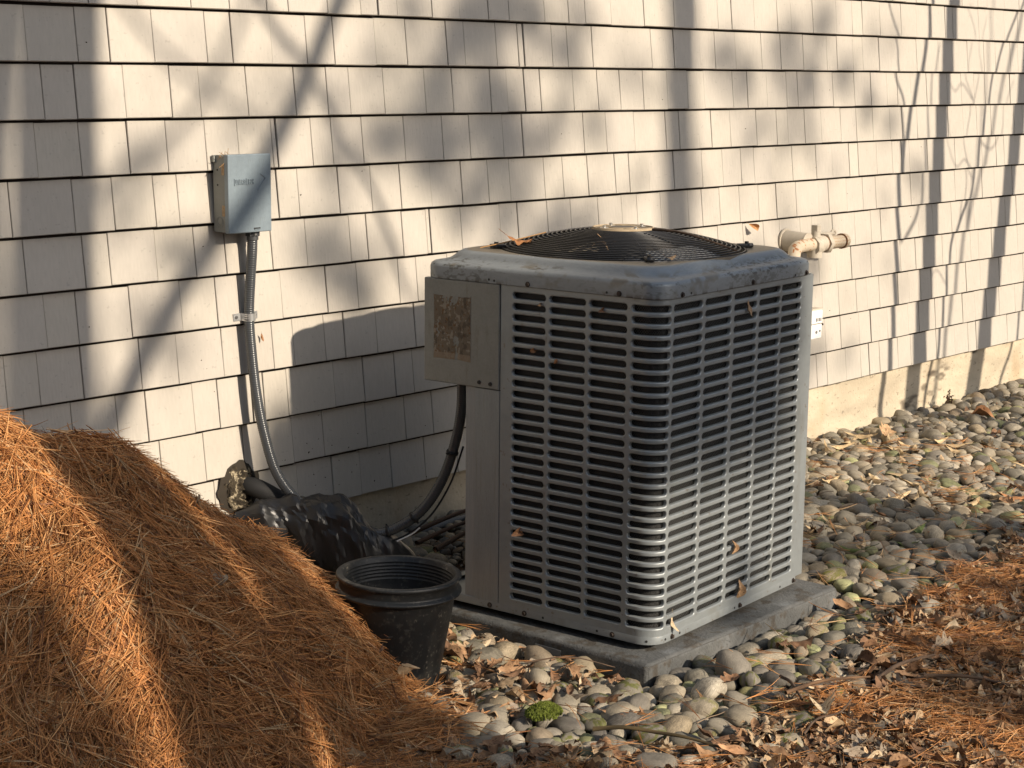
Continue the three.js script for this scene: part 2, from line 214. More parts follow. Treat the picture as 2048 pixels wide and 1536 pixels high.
// small dry chips and insect specks stuck to the siding
{
  const list = [], g = new THREE.IcosahedronGeometry(1, 0);
  for (let i = 0; i < 70; i++) { const x = i < 30 ? rr(3.68, 4.5) : rr(2.8, 8.5), y = i < 30 ? rr(0.28, 0.5) : rr(0.4, 1.95); const f = ((y - Y0) % E) / E, z = -0.0175 * f; const s = rr(0.0008, 0.002); list.push({ m: M4(V(x, y, z + 0.001), eul(rnd() * 3, rnd() * 3, rnd() * 3), V(s * rr(0.6, 2.4), s * rr(0.6, 2.6), 0.0012)), c: lin(0.06, 0.045, 0.03) }); }
  const m = inst('siding_debris', g, std({ roughness: 1 }), list, scene); tag(m, 'tiny dark chips and specks stuck to the beige shingles', 'debris', null, 'stuff');
}

// ---------------------------------------------------------------- air conditioner
const AC = thing('air_conditioner', 'grey outdoor air conditioner with slotted metal guard and round fan grille on top', 'air conditioner', [3.9103, 0, 1.4329], 0.0768);
{
  const R = 0.065, TOP = 1.1085, BOT = 0.1116, W = 0.898, D = 0.876;
  // point on the guard: s runs along the left face (negative), round the corner, then along the front; d = depth inside
  function PT(s, d = 0) {
    if (s <= -R) return [d, -(-s)];
    if (s >= R) return [s, -d];
    const a = (s + R) / (2 * R) * Math.PI / 2, r = R - d; return [R - Math.cos(a) * r, -R + Math.sin(a) * r];
  }
  const pt3 = (s, y, d) => { const p = PT(s, d); return [p[0], y, p[1]]; };
  const cols = [[-0.528, -0.407], [-0.392, -0.2625], [-0.2485, -0.118], [-0.101, 0.049], [0.0655, 0.2215], [0.238, 0.385], [0.404, 0.5395], [0.555, 0.6835], [0.696, 0.8195]];
  const NR = 29, y1 = 1.0795, y2 = 0.1475, pitch = (y1 - y2) / (NR - 1), hh = 0.0093;
  const xb = [cols[0][0] - 0.0085]; for (let i = 0; i < cols.length - 1; i++) xb.push((cols[i][1] + cols[i + 1][0]) / 2); xb.push(cols[8][1] + 0.0085);
  const P = [], UV = [], I = [];
  const ring = a => { const b = P.length / 3; for (const [s, y, d] of a) { P.push(...pt3(s, y, d)); UV.push(s, y); } return b; };
  for (let c = 0; c < cols.length; c++) for (let r = 0; r < NR; r++) {
    const yc = y1 - r * pitch, [s0, s1] = cols[c], X0 = xb[c], X1 = xb[c + 1], Ya = yc - pitch / 2, Yb = yc + pitch / 2, nS = c === 3 ? 14 : 4, nA = 8, dirs = [];
    const cen0 = s0 + hh, cen1 = s1 - hh;
    for (let i = 0; i <= nS; i++) dirs.push([mix(cen0, cen1, i / nS), -90]);
    const ang = k => -90 + 180 * k / nA;
    const ca = Math.atan2(Yb - yc, X1 - cen1) * 180 / Math.PI;
    for (let k = 1; k < nA; k++) { let a = ang(k); if (Math.abs(a + ca) < 12) a = -ca; if (Math.abs(a - ca) < 12) a = ca; dirs.push([cen1, a]); }
    for (let i = 0; i <= nS; i++) dirs.push([mix(cen1, cen0, i / nS), 90]);
    for (let k = 1; k < nA; k++) { let a = ang(k); const cb = Math.atan2(Yb - yc, cen0 - X0) * 180 / Math.PI; if (Math.abs(a + cb) < 12) a = -cb; if (Math.abs(a - cb) < 12) a = cb; dirs.push([cen0, 180 + a]); }
    const outer = dirs.map(([cx, a]) => { const dx = Math.cos(a * Math.PI / 180), dy = Math.sin(a * Math.PI / 180); let t = 1e9; if (dx > 1e-6) t = Math.min(t, (X1 - cx) / dx); if (dx < -1e-6) t = Math.min(t, (X0 - cx) / dx); if (dy > 1e-6) t = Math.min(t, (Yb - yc) / dy); if (dy < -1e-6) t = Math.min(t, (Ya - yc) / dy); return [cx + dx * t, yc + dy * t, 0]; });
    const off = (rad, d) => dirs.map(([cx, a]) => [cx + Math.cos(a * Math.PI / 180) * rad, yc + Math.sin(a * Math.PI / 180) * rad, d]);
    const rings = [outer, off(hh + 0.0040, 0), off(hh + 0.0030, 0.0002), off(hh + 0.0011, 0.0013), off(hh, 0.004), off(hh - 0.0002, 0.0115)].map(ring), n = dirs.length;
    for (let k = 0; k < rings.length - 1; k++) for (let i = 0; i < n; i++) { const j = (i + 1) % n, a = rings[k] + i, b = rings[k] + j, e = rings[k + 1] + i, f = rings[k + 1] + j; I.push(a, b, f, a, f, e); }
  }
  const gg = new THREE.BufferGeometry(); gg.setAttribute('position', new THREE.Float32BufferAttribute(P, 3)); gg.setAttribute('uv', new THREE.Float32BufferAttribute(UV, 2)); gg.setIndex(I); gg.computeVertexNormals();
  const ss = [-0.5725]; const arc = [-R, -R * 0.75, -R * 0.5, -R * 0.25, 0, R * 0.25, R * 0.5, R * 0.75, R];
  const sList = [-0.5725, -0.45, -0.3, -0.15, ...arc, 0.2, 0.4, 0.6, 0.898];
  const strip = (sl, ya, yb) => grid(sl.length - 1, 1, (u, v, i) => pt3(sl[i], mix(ya, yb, v), 0), false, (u, v) => [mix(sl[0], sl[sl.length - 1], u), mix(ya, yb, v)]);
  const yT = y1 + pitch / 2, yB = y2 - pitch / 2;
  const guard = part('slotted_guard', [gg, strip(sList, yT, TOP), strip(sList, BOT, yB), strip([-0.5725, xb[0]], yB, yT), strip([xb[9], 0.898], yB, yT)], mMetal, AC);
  // folded end of the guard at the right rear, and the right side and rear sheets
  part('side_panel', [box(0.004, TOP - BOT, 0.80, W - 0.006, (TOP + BOT) / 2, -0.405), box(0.022, TOP - BOT, 0.005, W + 0.004, (TOP + BOT) / 2, -0.0165)], mMetal, AC);
  part('rear_panel', box(0.706, TOP - BOT, 0.004, 0.535, (TOP + BOT) / 2, -D + 0.06), mMetalPlain, AC);
  // service corner: panel below the control box and its turned flange
  const CB = 0.783;
  part('service_panel', [box(0.004, CB - BOT - 0.002, 0.0965, 0.002, (CB + BOT) / 2, -0.6235, 0.0015)], mMetal, AC);
  part('corner_post', [box(0.004, CB - BOT, 0.034, 0.006, (CB + BOT) / 2, -0.690).translate(0, 0, 0), box(0.20, CB - BOT, 0.004, 0.105, (CB + BOT) / 2, -0.708)], mMetalPlain, AC);
  // control box cover
  const cover = part('control_box_cover', [box(0.022, TOP - CB - 0.001, 0.297, 0.0075, (TOP + CB) / 2, -0.7245, 0.004), box(0.19, TOP - CB - 0.02, 0.006, 0.11, (TOP + CB) / 2, -0.871)], std({ map: rep(T.metal, 1.3, 1.3), color: lin(0.78, 0.77, 0.72), roughness: 0.5, metalness: 0.3 }), AC);
  part('control_box', box(0.17, 0.30, 0.26, 0.11, TOP - 0.155, -0.73), mMetalPlain, AC);
  for (const [v, y] of [[0.652, 0.801], [0.609, 0.800]]) part('screw', [cyl(0.0055, 0.0065, 0.004, 8, -0.0055, y, -v, 'x')], mBlack, AC);
  // remains of a peeled label
  const lt = tex(256, 320, (u, v) => { const e = Math.min(u, 1 - u, v, 1 - v), n = fbm(u, v, 9, 5, 201), n2 = fbm(u, v, 40, 3, 205); let a = sm(0.0, 0.02, e - 0.012 - 0.035 * (n - 0.4)); if (fbm(u, v, 5, 5, 211) + (v > 0.75 ? 0.06 : 0) > 0.66) a = 0; let c = l3([0.50, 0.45, 0.38], [0.40, 0.36, 0.30], n); c = l3(c, [0.60, 0.57, 0.51], 0.75 * sm(0.58, 0.64, fbm(u, v, 16, 4, 215))); c = l3(c, [0.42, 0.28, 0.16], 0.6 * sm(0.64, 0.7, fbm(u, v, 24, 3, 217))); c = l3(c, [0.27, 0.24, 0.20], 0.5 * sm(0.6, 0.72, fbm(u, v, 12, 4, 219) + (u > 0.7 ? 0.12 : 0) - (v < 0.5 ? 0.02 : 0))); if (v < 0.12) c = l3(c, [0.56, 0.50, 0.42], 0.75); return [...c, a]; });
  const lm = std({ map: lt, alphaTest: 0.5, roughness: 0.95, side: THREE.DoubleSide });
  const lg = grid(6, 8, (u, v) => [-0.0042 - 0.0003 * Math.sin(u * 9 + v * 7), mix(0.855, 1.062, v), -mix(0.836, 0.683, u)], false);
  part('peeled_label', lg, lm, AC);
  // base pan with its folded rim
  const rr4 = (w, d, r, n, y, ox, oz) => { const a = []; const cs = [[w - r, -r, 0], [w - r, -d + r, -90], [r, -d + r, -180], [r, -r, -270]]; for (const [cx, cz, a0] of cs) for (let i = 0; i <= n; i++) { const t = (a0 + 90 - 90 * i / n) * Math.PI / 180; a.push([cx + Math.cos(t) * r + ox, y, cz + Math.sin(t) * r + oz]); } return a; };
  // outline of the unit, anticlockwise from the front right corner; corner radii shrink with the inset
  const NA = 10, EX = 5;
  function outline(inset, r) {
    const x0 = inset, x1 = W + 0.004 - inset, z0 = -inset, z1 = -(D + 0.002) + inset, o = [], seg = (a, b) => { for (let i = 1; i <= EX; i++) o.push([mix(a[0], b[0], i / (EX + 1)), mix(a[1], b[1], i / (EX + 1))]); };
    const C = [[x0 + r, z0 - r, 180, 90], [x1 - r, z0 - r, 90, 0], [x1 - r, z1 + r, 0, -90], [x0 + r, z1 + r, -90, -180]];
    C.forEach(([cx, cz, a0, a1], k) => { for (let i = 0; i <= NA; i++) { const t = mix(a0, a1, i / NA) * Math.PI / 180; o.push([cx + Math.cos(t) * r, cz + Math.sin(t) * r]); } const n = C[(k + 1) % 4], t1 = a1 * Math.PI / 180, t2 = n[2] * Math.PI / 180; seg([cx + Math.cos(t1) * r, cz + Math.sin(t1) * r], [n[0] + Math.cos(t2) * r, n[1] + Math.sin(t2) * r]); });
    o.push(o[0].slice()); return o;
  }
  function loft(profile, extra) {
    const rows = profile.map(([i, r, y]) => outline(i, r).map(p => [p[0], y, p[1]])); if (extra) rows.push(...extra(rows[rows.length - 1]));
    const per = []; let L = 0; rows[0].forEach((p, i) => { if (i) L += Math.hypot(p[0] - rows[0][i - 1][0], p[2] - rows[0][i - 1][2]); per.push(L); });
    const vv = [0]; for (let j = 1; j < rows.length; j++) { const a = rows[j - 1][3], b = rows[j][3]; vv.push(vv[j - 1] + Math.hypot(a[0] - b[0], a[1] - b[1], a[2] - b[2])); }
    const nU = rows[0].length - 1; const g = grid(nU, rows.length - 1, (u, v, i, j) => rows[j][i], true, () => [0, 0]); const uv = g.attributes.uv; for (let j = 0; j < rows.length; j++) for (let i = 0; i <= nU; i++) uv.setXY(j * (nU + 1) + i, per[i], vv[j]);
    g.userData = { vv }; return g;
  }
  part('base_pan', [loft([[0.012, 0.055, 0.095], [0.0, 0.066, 0.0893], [-0.001, 0.066, 0.0905], [-0.001, 0.066, 0.1125], [0.003, 0.063, 0.1135], [0.03, 0.05, 0.1135]]), box(0.86, 0.004, 0.83, W / 2, 0.1, -D / 2)], mMetal, AC);
  for (const [x, z] of [[0.1, -0.1], [0.8, -0.1], [0.1, -0.78], [0.8, -0.78]]) part('foot', cyl(0.03, 0.035, 0.03, 16, x, 0.081, z), mBlack, AC);
  // top cap: flange, shoulder, step, top plate opening into the fan ring
  const CX = 0.449, CZ = -0.438, FR = 0.388, YP = TOP + 0.0855;
  const y0 = TOP - 0.0005;
  const prof = [[0.004, 0.06, y0 + 0.012], [-0.0035, 0.066, y0], [-0.0045, 0.067, y0 + 0.002], [-0.0045, 0.067, y0 + 0.036], [-0.0015, 0.066, y0 + 0.045], [0.006, 0.064, y0 + 0.0505], [0.022, 0.064, y0 + 0.0535], [0.036, 0.070, y0 + 0.0575], [0.044, 0.080, y0 + 0.066], [0.050, 0.088, y0 + 0.076], [0.059, 0.094, y0 + 0.0835], [0.072, 0.10, YP]];
  const cap = loft(prof, last => { const out = []; for (const t of [0.35, 0.7, 0.97, 1]) out.push(last.map(p => { const dx = p[0] - CX, dz = p[2] - CZ, l = Math.hypot(dx, dz), qx = CX + dx / l * FR, qz = CZ + dz / l * FR; return [mix(p[0], qx, t), YP - (t === 1 ? 0.004 : 0), mix(p[2], qz, t)]; })); out.push(out[3].map(p => [CX + (p[0] - CX) * 0.985, YP - 0.10, CZ + (p[2] - CZ) * 0.985])); return out; });
  const vv = cap.userData.vv, vPlate = vv[11], vAll = 0.5;
  T.cap = tex(1024, 512, (u, v) => {
    const q = v * vAll; // metres along the profile
    const n = fbm(u, v, 16, 5, 301, 10), f = fbm(u, v, 120, 3, 305, 60), big = fbm(u, v, 6, 4, 309, 3);
    let c = [0.55, 0.575, 0.59];
    const plate = sm(vPlate - 0.022, vPlate + 0.004, q + 0.012 * (n - 0.5)); c = l3(c, l3([0.44, 0.40, 0.34], [0.53, 0.48, 0.40], n), 0.85 * plate);
    const band = Math.exp(-Math.pow((q - 0.105) / 0.03, 2)) + 0.8 * Math.exp(-Math.pow((q - 0.06) / 0.012, 2)) + 0.5 * Math.exp(-Math.pow((q - 0.03) / 0.02, 2));
    const mil = sm(0.50, 0.66, 0.55 * f + 0.45 * n + 0.10 * (big - 0.5)) * clamp(band) * sm(0.35, 0.62, big);
    c = l3(c, [0.20, 0.195, 0.175], 0.85 * mil); c = l3(c, [0.38, 0.33, 0.25], 0.5 * sm(0.58, 0.75, fbm(u, v, 30, 4, 313, 8)) * clamp(band));
    const drip = sm(0.62, 0.72, fbm(u, v, 90, 2, 317, 3)) * Math.exp(-Math.pow((q - 0.008) / 0.012, 2)); c = l3(c, [0.16, 0.12, 0.09], 0.7 * drip);
    const k = 0.96 + 0.12 * (f - 0.5); return c.map(x => x * k);
  });
  const mCap = std({ map: rep(T.cap, 0.55, 1 / vAll), roughness: 0.44, metalness: 0.25 });
  part('top_cap', cap, mCap, AC);
  // screws and empty holes along the rims
  const scr = (s, y, d = 0) => { const a = PT(s, -0.0075 - d), b = PT(s, 0.01); const ang = Math.atan2(a[0] - b[0], a[1] - b[1]); const g = merge([cyl(0.0058, 0.0058, 0.006, 6).rotateX(Math.PI / 2), cyl(0.0085, 0.0085, 0.0016, 14).rotateX(Math.PI / 2).translate(0, 0, -0.003)]); part('screw', g, mRust, AC, [a[0], y, a[1]], [0, ang, 0]); };
  for (const s of [-0.47, -0.143, 0.098, 0.5, 0.839]) scr(s, 1.117);
  for (const s of [-0.606, -0.471, -0.145, 0.096, 0.491, 0.838]) scr(s, 0.101, -0.003);
  part('screw', cyl(0.006, 0.006, 0.008, 6, 0.10, 1.122, -D - 0.008, 'z'), mRust, AC); part('screw', cyl(0.006, 0.006, 0.008, 6, W + 0.010, 1.126, -0.10, 'x'), mRust, AC);
  for (const [s, y] of [[-0.616, 1.12], [-0.596, 1.118], [-0.186, 1.117], [-0.02, 1.119], [0.147, 1.117], [0.767, 1.115], [-0.02, 0.101], [-0.2, 0.101], [0.14, 0.101], [0.06, 0.101], [0.46, 0.1], [0.75, 0.1], [-0.4, 0.101]]) { const a = PT(s, y > 1 ? -0.0049 : -0.0016), b = PT(s, 0.02); part('screw_hole', new THREE.CylinderGeometry(0.0038, 0.0038, 0.0006, 10).rotateX(Math.PI / 2), mBlack, AC, [a[0], y, a[1]], [0, Math.atan2(a[0] - b[0], a[1] - b[1]), 0]); }
  // coil behind the guard and the diamond net on it
  const cl = [-0.66, -0.5, -0.35, -0.2, ...arc, 0.2, 0.35, 0.5, 0.65, 0.88];
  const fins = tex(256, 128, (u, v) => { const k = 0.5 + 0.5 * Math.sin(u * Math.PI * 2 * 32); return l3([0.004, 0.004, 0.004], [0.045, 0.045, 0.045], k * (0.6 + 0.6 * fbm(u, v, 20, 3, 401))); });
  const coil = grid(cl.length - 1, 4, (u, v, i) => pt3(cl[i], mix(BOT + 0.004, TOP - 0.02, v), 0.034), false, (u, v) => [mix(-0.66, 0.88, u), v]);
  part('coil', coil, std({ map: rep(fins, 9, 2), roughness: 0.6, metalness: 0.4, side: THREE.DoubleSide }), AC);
  const np = [], ni = [], wire = 0.00055, DS = 0.0085, slope = 1.15, sa = -0.545, sb = 0.86, yb = BOT + 0.006, yt = TOP - 0.005;
  for (const sg of [1, -1]) for (let k = -140; k < 190; k++) {
    const st = sa + k * DS; let pts = []; // line: s = st + sg*... , y from yb up
    const yOf = s => sg > 0 ? yb + (s - st) * slope : yb + (st + 0.9 - s) * slope; const step = 0.0125; let prev = null;
    let a = sa, b = sb; const lo = sg > 0 ? st : st + 0.9 - (yt - yb) / slope, hi = sg > 0 ? st + (yt - yb) / slope : st + 0.9; a = Math.max(a, lo); b = Math.min(b, hi); if (b - a < 0.01) continue;
    const brk = [a, ...[-R, -R * 0.6, -R * 0.2, R * 0.2, R * 0.6, R].filter(t => t > a + 1e-3 && t < b - 1e-3), b];
    for (const s of brk) { const y = yOf(s), c = np.length / 3; np.push(...pt3(s, y - wire, 0.0175), ...pt3(s, y + wire * 1.3, 0.0175)); if (prev !== null) ni.push(prev, c, c + 1, prev, c + 1, prev + 1); prev = c; }
  }
  const ng = new THREE.BufferGeometry(); ng.setAttribute('position', new THREE.Float32BufferAttribute(np, 3)); ng.setIndex(ni); ng.computeVertexNormals();
  part('coil_net', ng, std({ color: lin(0.11, 0.11, 0.108), roughness: 0.45, side: THREE.DoubleSide }), AC);
  // fan grille: concentric wires over four spokes, dusty hub plate
  const fan = new THREE.Group(); fan.name = 'fan_grille'; fan.position.set(CX, 0, CZ); AC.add(fan);
  const dome = r => YP + 0.002 + 0.058 * (1 - Math.pow(clamp((r - 0.09) / (FR - 0.092)), 1.5));
  for (let k = 0; k < 20; k++) { const r = mix(0.107, FR - 0.004, k / 19); part('grille_ring', new THREE.TorusGeometry(r, 0.0023, 6, 80).rotateX(Math.PI / 2), mWire, fan, [0, dome(r), 0]); }
  for (let k = 0; k < 4; k++) { const a = k * Math.PI / 2 + 0.785, pts = []; for (let i = 0; i <= 8; i++) { const r = mix(0.08, FR + 0.012, i / 8); pts.push(V(Math.cos(a) * r, (r > FR ? YP + 0.003 : dome(r)) - 0.004, Math.sin(a) * r)); } part('grille_spoke', tube(pts, 0.0036, 8, 16), mWire, fan); part('mounting_clip', [box(0.05, 0.012, 0.026, 0, 0, 0, 0.004), cyl(0.007, 0.007, 0.01, 8, 0.005, 0.008, 0), cyl(0.013, 0.016, 0.006, 12, 0.012, 0.004, 0)], mWire, fan, [Math.cos(a) * (FR + 0.008), YP + 0.007, Math.sin(a) * (FR + 0.008)], [0, -a, 0]); }
  const hubM = std({ map: rep(T.concrete, 3, 3), color: lin(0.72, 0.64, 0.53), roughness: 0.85 });
  part('hub_plate', [cyl(0.098, 0.1, 0.004, 48, 0, dome(0.09) + 0.003, 0), new THREE.TorusGeometry(0.043, 0.003, 6, 40).rotateX(Math.PI / 2).translate(0, dome(0.09) + 0.005, 0), new THREE.TorusGeometry(0.094, 0.003, 6, 60).rotateX(Math.PI / 2).translate(0, dome(0.09) + 0.005, 0)], hubM, fan);
  part('hub_recess', cyl(0.04, 0.04, 0.002, 32, 0, dome(0.09) + 0.0062, 0), std({ color: lin(0.10, 0.09, 0.075), roughness: 0.9 }), fan);
  for (let k = 0; k < 4; k++) { const a = k * Math.PI / 2 + 0.4; part('hub_bolt', [cyl(0.006, 0.006, 0.008, 6, 0, 0.004, 0), cyl(0.014, 0.014, 0.001, 16)], mSteel, fan, [Math.cos(a) * 0.07, dome(0.09) + 0.0062, Math.sin(a) * 0.07]); part('hub_slot', cyl(0.017, 0.017, 0.0012, 16).scale(1.4, 1, 0.6), mBlack, fan, [Math.cos(a + 0.35) * 0.07, dome(0.09) + 0.0052, Math.sin(a + 0.35) * 0.07], [0, -a, 0]); }
  for (let k = 0; k < 3; k++) { const a = k * 2.094 + 0.55; const g = grid(10, 10, (u, v) => { const r = mix(0.07, 0.365, v), w = (u - 0.5) * mix(0.75, 0.95, v), t = a + w; return [Math.cos(t) * r, YP - 0.055 + (u - 0.5) * -0.075 + 0.01 * Math.sin(u * 3.14), Math.sin(t) * r]; }); part('fan_blade', g, std({ color: lin(0.36, 0.38, 0.40), roughness: 0.4, metalness: 0.4, side: THREE.DoubleSide }), fan); }
  part('motor', cyl(0.075, 0.075, 0.12, 32, 0, YP - 0.02, 0), std({ color: lin(0.03, 0.03, 0.03), roughness: 0.5 }), fan);
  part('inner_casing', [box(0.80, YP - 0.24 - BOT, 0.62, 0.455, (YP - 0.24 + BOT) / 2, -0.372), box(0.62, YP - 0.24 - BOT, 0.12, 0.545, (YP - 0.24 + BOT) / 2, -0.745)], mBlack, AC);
}
// pad
{
  const pad = thing('equipment_pad', 'grey concrete equipment pad under the air conditioner', 'equipment pad', [PAD.x, 0, PAD.z], PAD.r);
  const g = new RoundedBoxGeometry(PAD.w, 0.10, PAD.d, 5, 0.016); const p = g.attributes.position; for (let i = 0; i < p.count; i++) { const x = p.getX(i), y = p.getY(i), z = p.getZ(i); p.setXYZ(i, x + 0.002 * n3(x * 8, y * 8, z * 8), y, z + 0.002 * n3(x * 9, 4 + y, z * 9)); }
  const uv = g.attributes.uv, N = g.attributes.normal; for (let i = 0; i < p.count; i++) { const ax = Math.abs(N.getX(i)), ay = Math.abs(N.getY(i)); if (ay > 0.6) uv.setXY(i, p.getX(i), p.getZ(i)); else if (ax > 0.6) uv.setXY(i, p.getZ(i), p.getY(i)); else uv.setXY(i, p.getX(i), p.getY(i)); }
  part('slab', g, std({ map: rep(T.pad, 1.6, 1.6), bumpMap: rep(T.grit, 3, 3), bumpScale: 0.003, roughness: 0.85 }), pad, [0, 0.018, 0]);
  part('stamped_mark', [box(0.002, 0.022, 0.10, -PAD.w / 2 - 0.0012, 0.03, 0.16, 0.0008)], std({ color: lin(0.16, 0.165, 0.165), roughness: 0.7 }), pad);
}

// ---------------------------------------------------------------- disconnect box on the wall
{
  const b = thing('disconnect_box', 'grey metal electrical disconnect box with embossed lettering on its cover, fixed to the shingles', 'electrical box', [3.555, 1.352, 0]);
  const grey = std({ map: rep(T.metal, 4, 4), color: lin(0.76, 0.90, 1.02), roughness: 0.40, metalness: 0.15 });
  const side = std({ map: rep(T.metal, 4, 4), color: lin(0.80, 0.80, 0.74), roughness: 0.55, metalness: 0.1 });
  // housing as an open tray so that its left wall carries real openings
  part('housing', [box(0.166, 0.236, 0.004, 0, 0, 0.003), box(0.166, 0.004, 0.066, 0, -0.118, 0.035), box(0.166, 0.004, 0.030, 0, 0.118, 0.017), box(0.004, 0.236, 0.066, 0.083, 0, 0.035),
    box(0.004, 0.236, 0.040, -0.083, 0, 0.021), box(0.004, 0.028, 0.024, -0.083, 0.104, 0.053), box(0.004, 0.105, 0.024, -0.083, 0.012, 0.053), box(0.004, 0.05, 0.024, -0.083, -0.093, 0.053)], side, b);
  const tan = std({ map: T.leaf, color: lin(0.50, 0.38, 0.24), roughness: 0.8 });
  part('inner_card', [box(0.003, 0.034, 0.014, -0.0845, 0.076, 0.049, 0.001), box(0.003, 0.034, 0.014, -0.0845, -0.052, 0.049, 0.001)], tan, b);
  part('knockout', [new THREE.TorusGeometry(0.0165, 0.0009, 6, 32).rotateY(Math.PI / 2).translate(-0.0852, -0.088, 0.030), new THREE.TorusGeometry(0.0115, 0.0009, 6, 28).rotateY(Math.PI / 2).translate(-0.0852, -0.085, 0.030)], side, b);
  for (const [y, z] of [[0.075, 0.022], [0.028, 0.022]]) part('rivet_hole', cyl(0.0032, 0.0032, 0.001, 10, -0.0853, y, z, 'x'), mBlack, b);
  part('hanging_tab', box(0.03, 0.022, 0.012, -0.078, 0.109, 0.008, 0.002), side, b);
  const cover = part('cover', [box(0.174, 0.246, 0.020, 0, 0.0005, 0.066, 0.0035)], grey, b);
  part('hasp_slot', [box(0.026, 0.0045, 0.004, 0.026, -0.110, 0.0750)], mBlack, b); part('hasp', [box(0.022, 0.003, 0.006, 0.026, -0.1135, 0.0765, 0.001)], grey, b);
  const font = await new FontLoader().loadAsync('fonts/droid/droid_sans_bold.typeface.json');
  const txt = (t, size, x, y) => { const g = new TextGeometry(t, { font, size, depth: 0.0034, curveSegments: 3, bevelEnabled: true, bevelThickness: 0.0004, bevelSize: 0.0003, bevelSegments: 1 }); g.scale(0.66, 1.25, 1); g.computeBoundingBox(); g.translate(x, y, 0.0752); return g; };
  const x0 = -0.064, yB = 0.030; let gx = x0; const letters = [];
  for (const [t, big] of [['D', 1], ['IVERSI', 0], ['T', 1], ['ECH', 0]]) { const g = txt(t, big ? 0.0165 : 0.0128, 0, yB + (big ? -0.002 : 0)); const w = g.boundingBox.max.x - g.boundingBox.min.x; g.translate(gx - g.boundingBox.min.x, 0, 0); gx += w + 0.0014; letters.push(g); }
  const bar = (x1, y1, x2, y2, w) => { const L = Math.hypot(x2 - x1, y2 - y1); return box(L, w, 0.004).rotateZ(Math.atan2(y2 - y1, x2 - x1)).translate((x1 + x2) / 2, (y1 + y2) / 2, 0.0762); };
  part('embossed_lettering', [...letters, bar(0.0415, 0.062, 0.064, 0.047, 0.0030), bar(0.064, 0.047, 0.032, 0.010, 0.0042)], grey, b);
  part('hub_nut', [cyl(0.0205, 0.0205, 0.013, 12, 0.037, -0.131, 0.040), cyl(0.024, 0.024, 0.004, 12, 0.037, -0.1225, 0.04), cyl(0.0185, 0.0185, 0.02, 20, 0.037, -0.14, 0.04), ...[...Array(12)].map((_, k) => box(0.004, 0.014, 0.004, 0.037 + Math.cos(k * 0.5236) * 0.0205, -0.131, 0.04 + Math.sin(k * 0.5236) * 0.0205, 0.001))], std({ color: lin(0.055, 0.058, 0.062), roughness: 0.45 }), b);
  part('hub_screw', cyl(0.0036, 0.0036, 0.004, 8, 0.030, -0.131, 0.063, 'z'), mSteel, b);
  part('cover_screw', cyl(0.003, 0.003, 0.004, 8, 0.0885, -0.065, 0.055, 'x'), mBlack, b);
  // nest scraps jammed in the top corner
  const nest = []; for (let i = 0; i < 26; i++) { const p = V(-0.076 + rr(-0.010, 0.016), 0.112 + rr(-0.03, 0.012), 0.045 + rr(-0.010, 0.012)), q = V(rr(-1, 1), rr(-1.2, 1), rr(-0.6, 0.6)).normalize().multiplyScalar(rr(0.008, 0.022)); nest.push(tube([p.clone().sub(q), p.clone().add(V(rr(-1, 1), rr(-1, 1), rr(-1, 1)).multiplyScalar(0.003)), p.clone().add(q)], 0.0009, 4, 4)); }
  tag(part('nest_scraps', nest, std({ color: lin(0.40, 0.24, 0.11), roughness: 0.9 }), scene, [3.555, 1.352, 0]), 'tuft of dry straw stuffed in the top left corner of the disconnect box', 'nest');
}
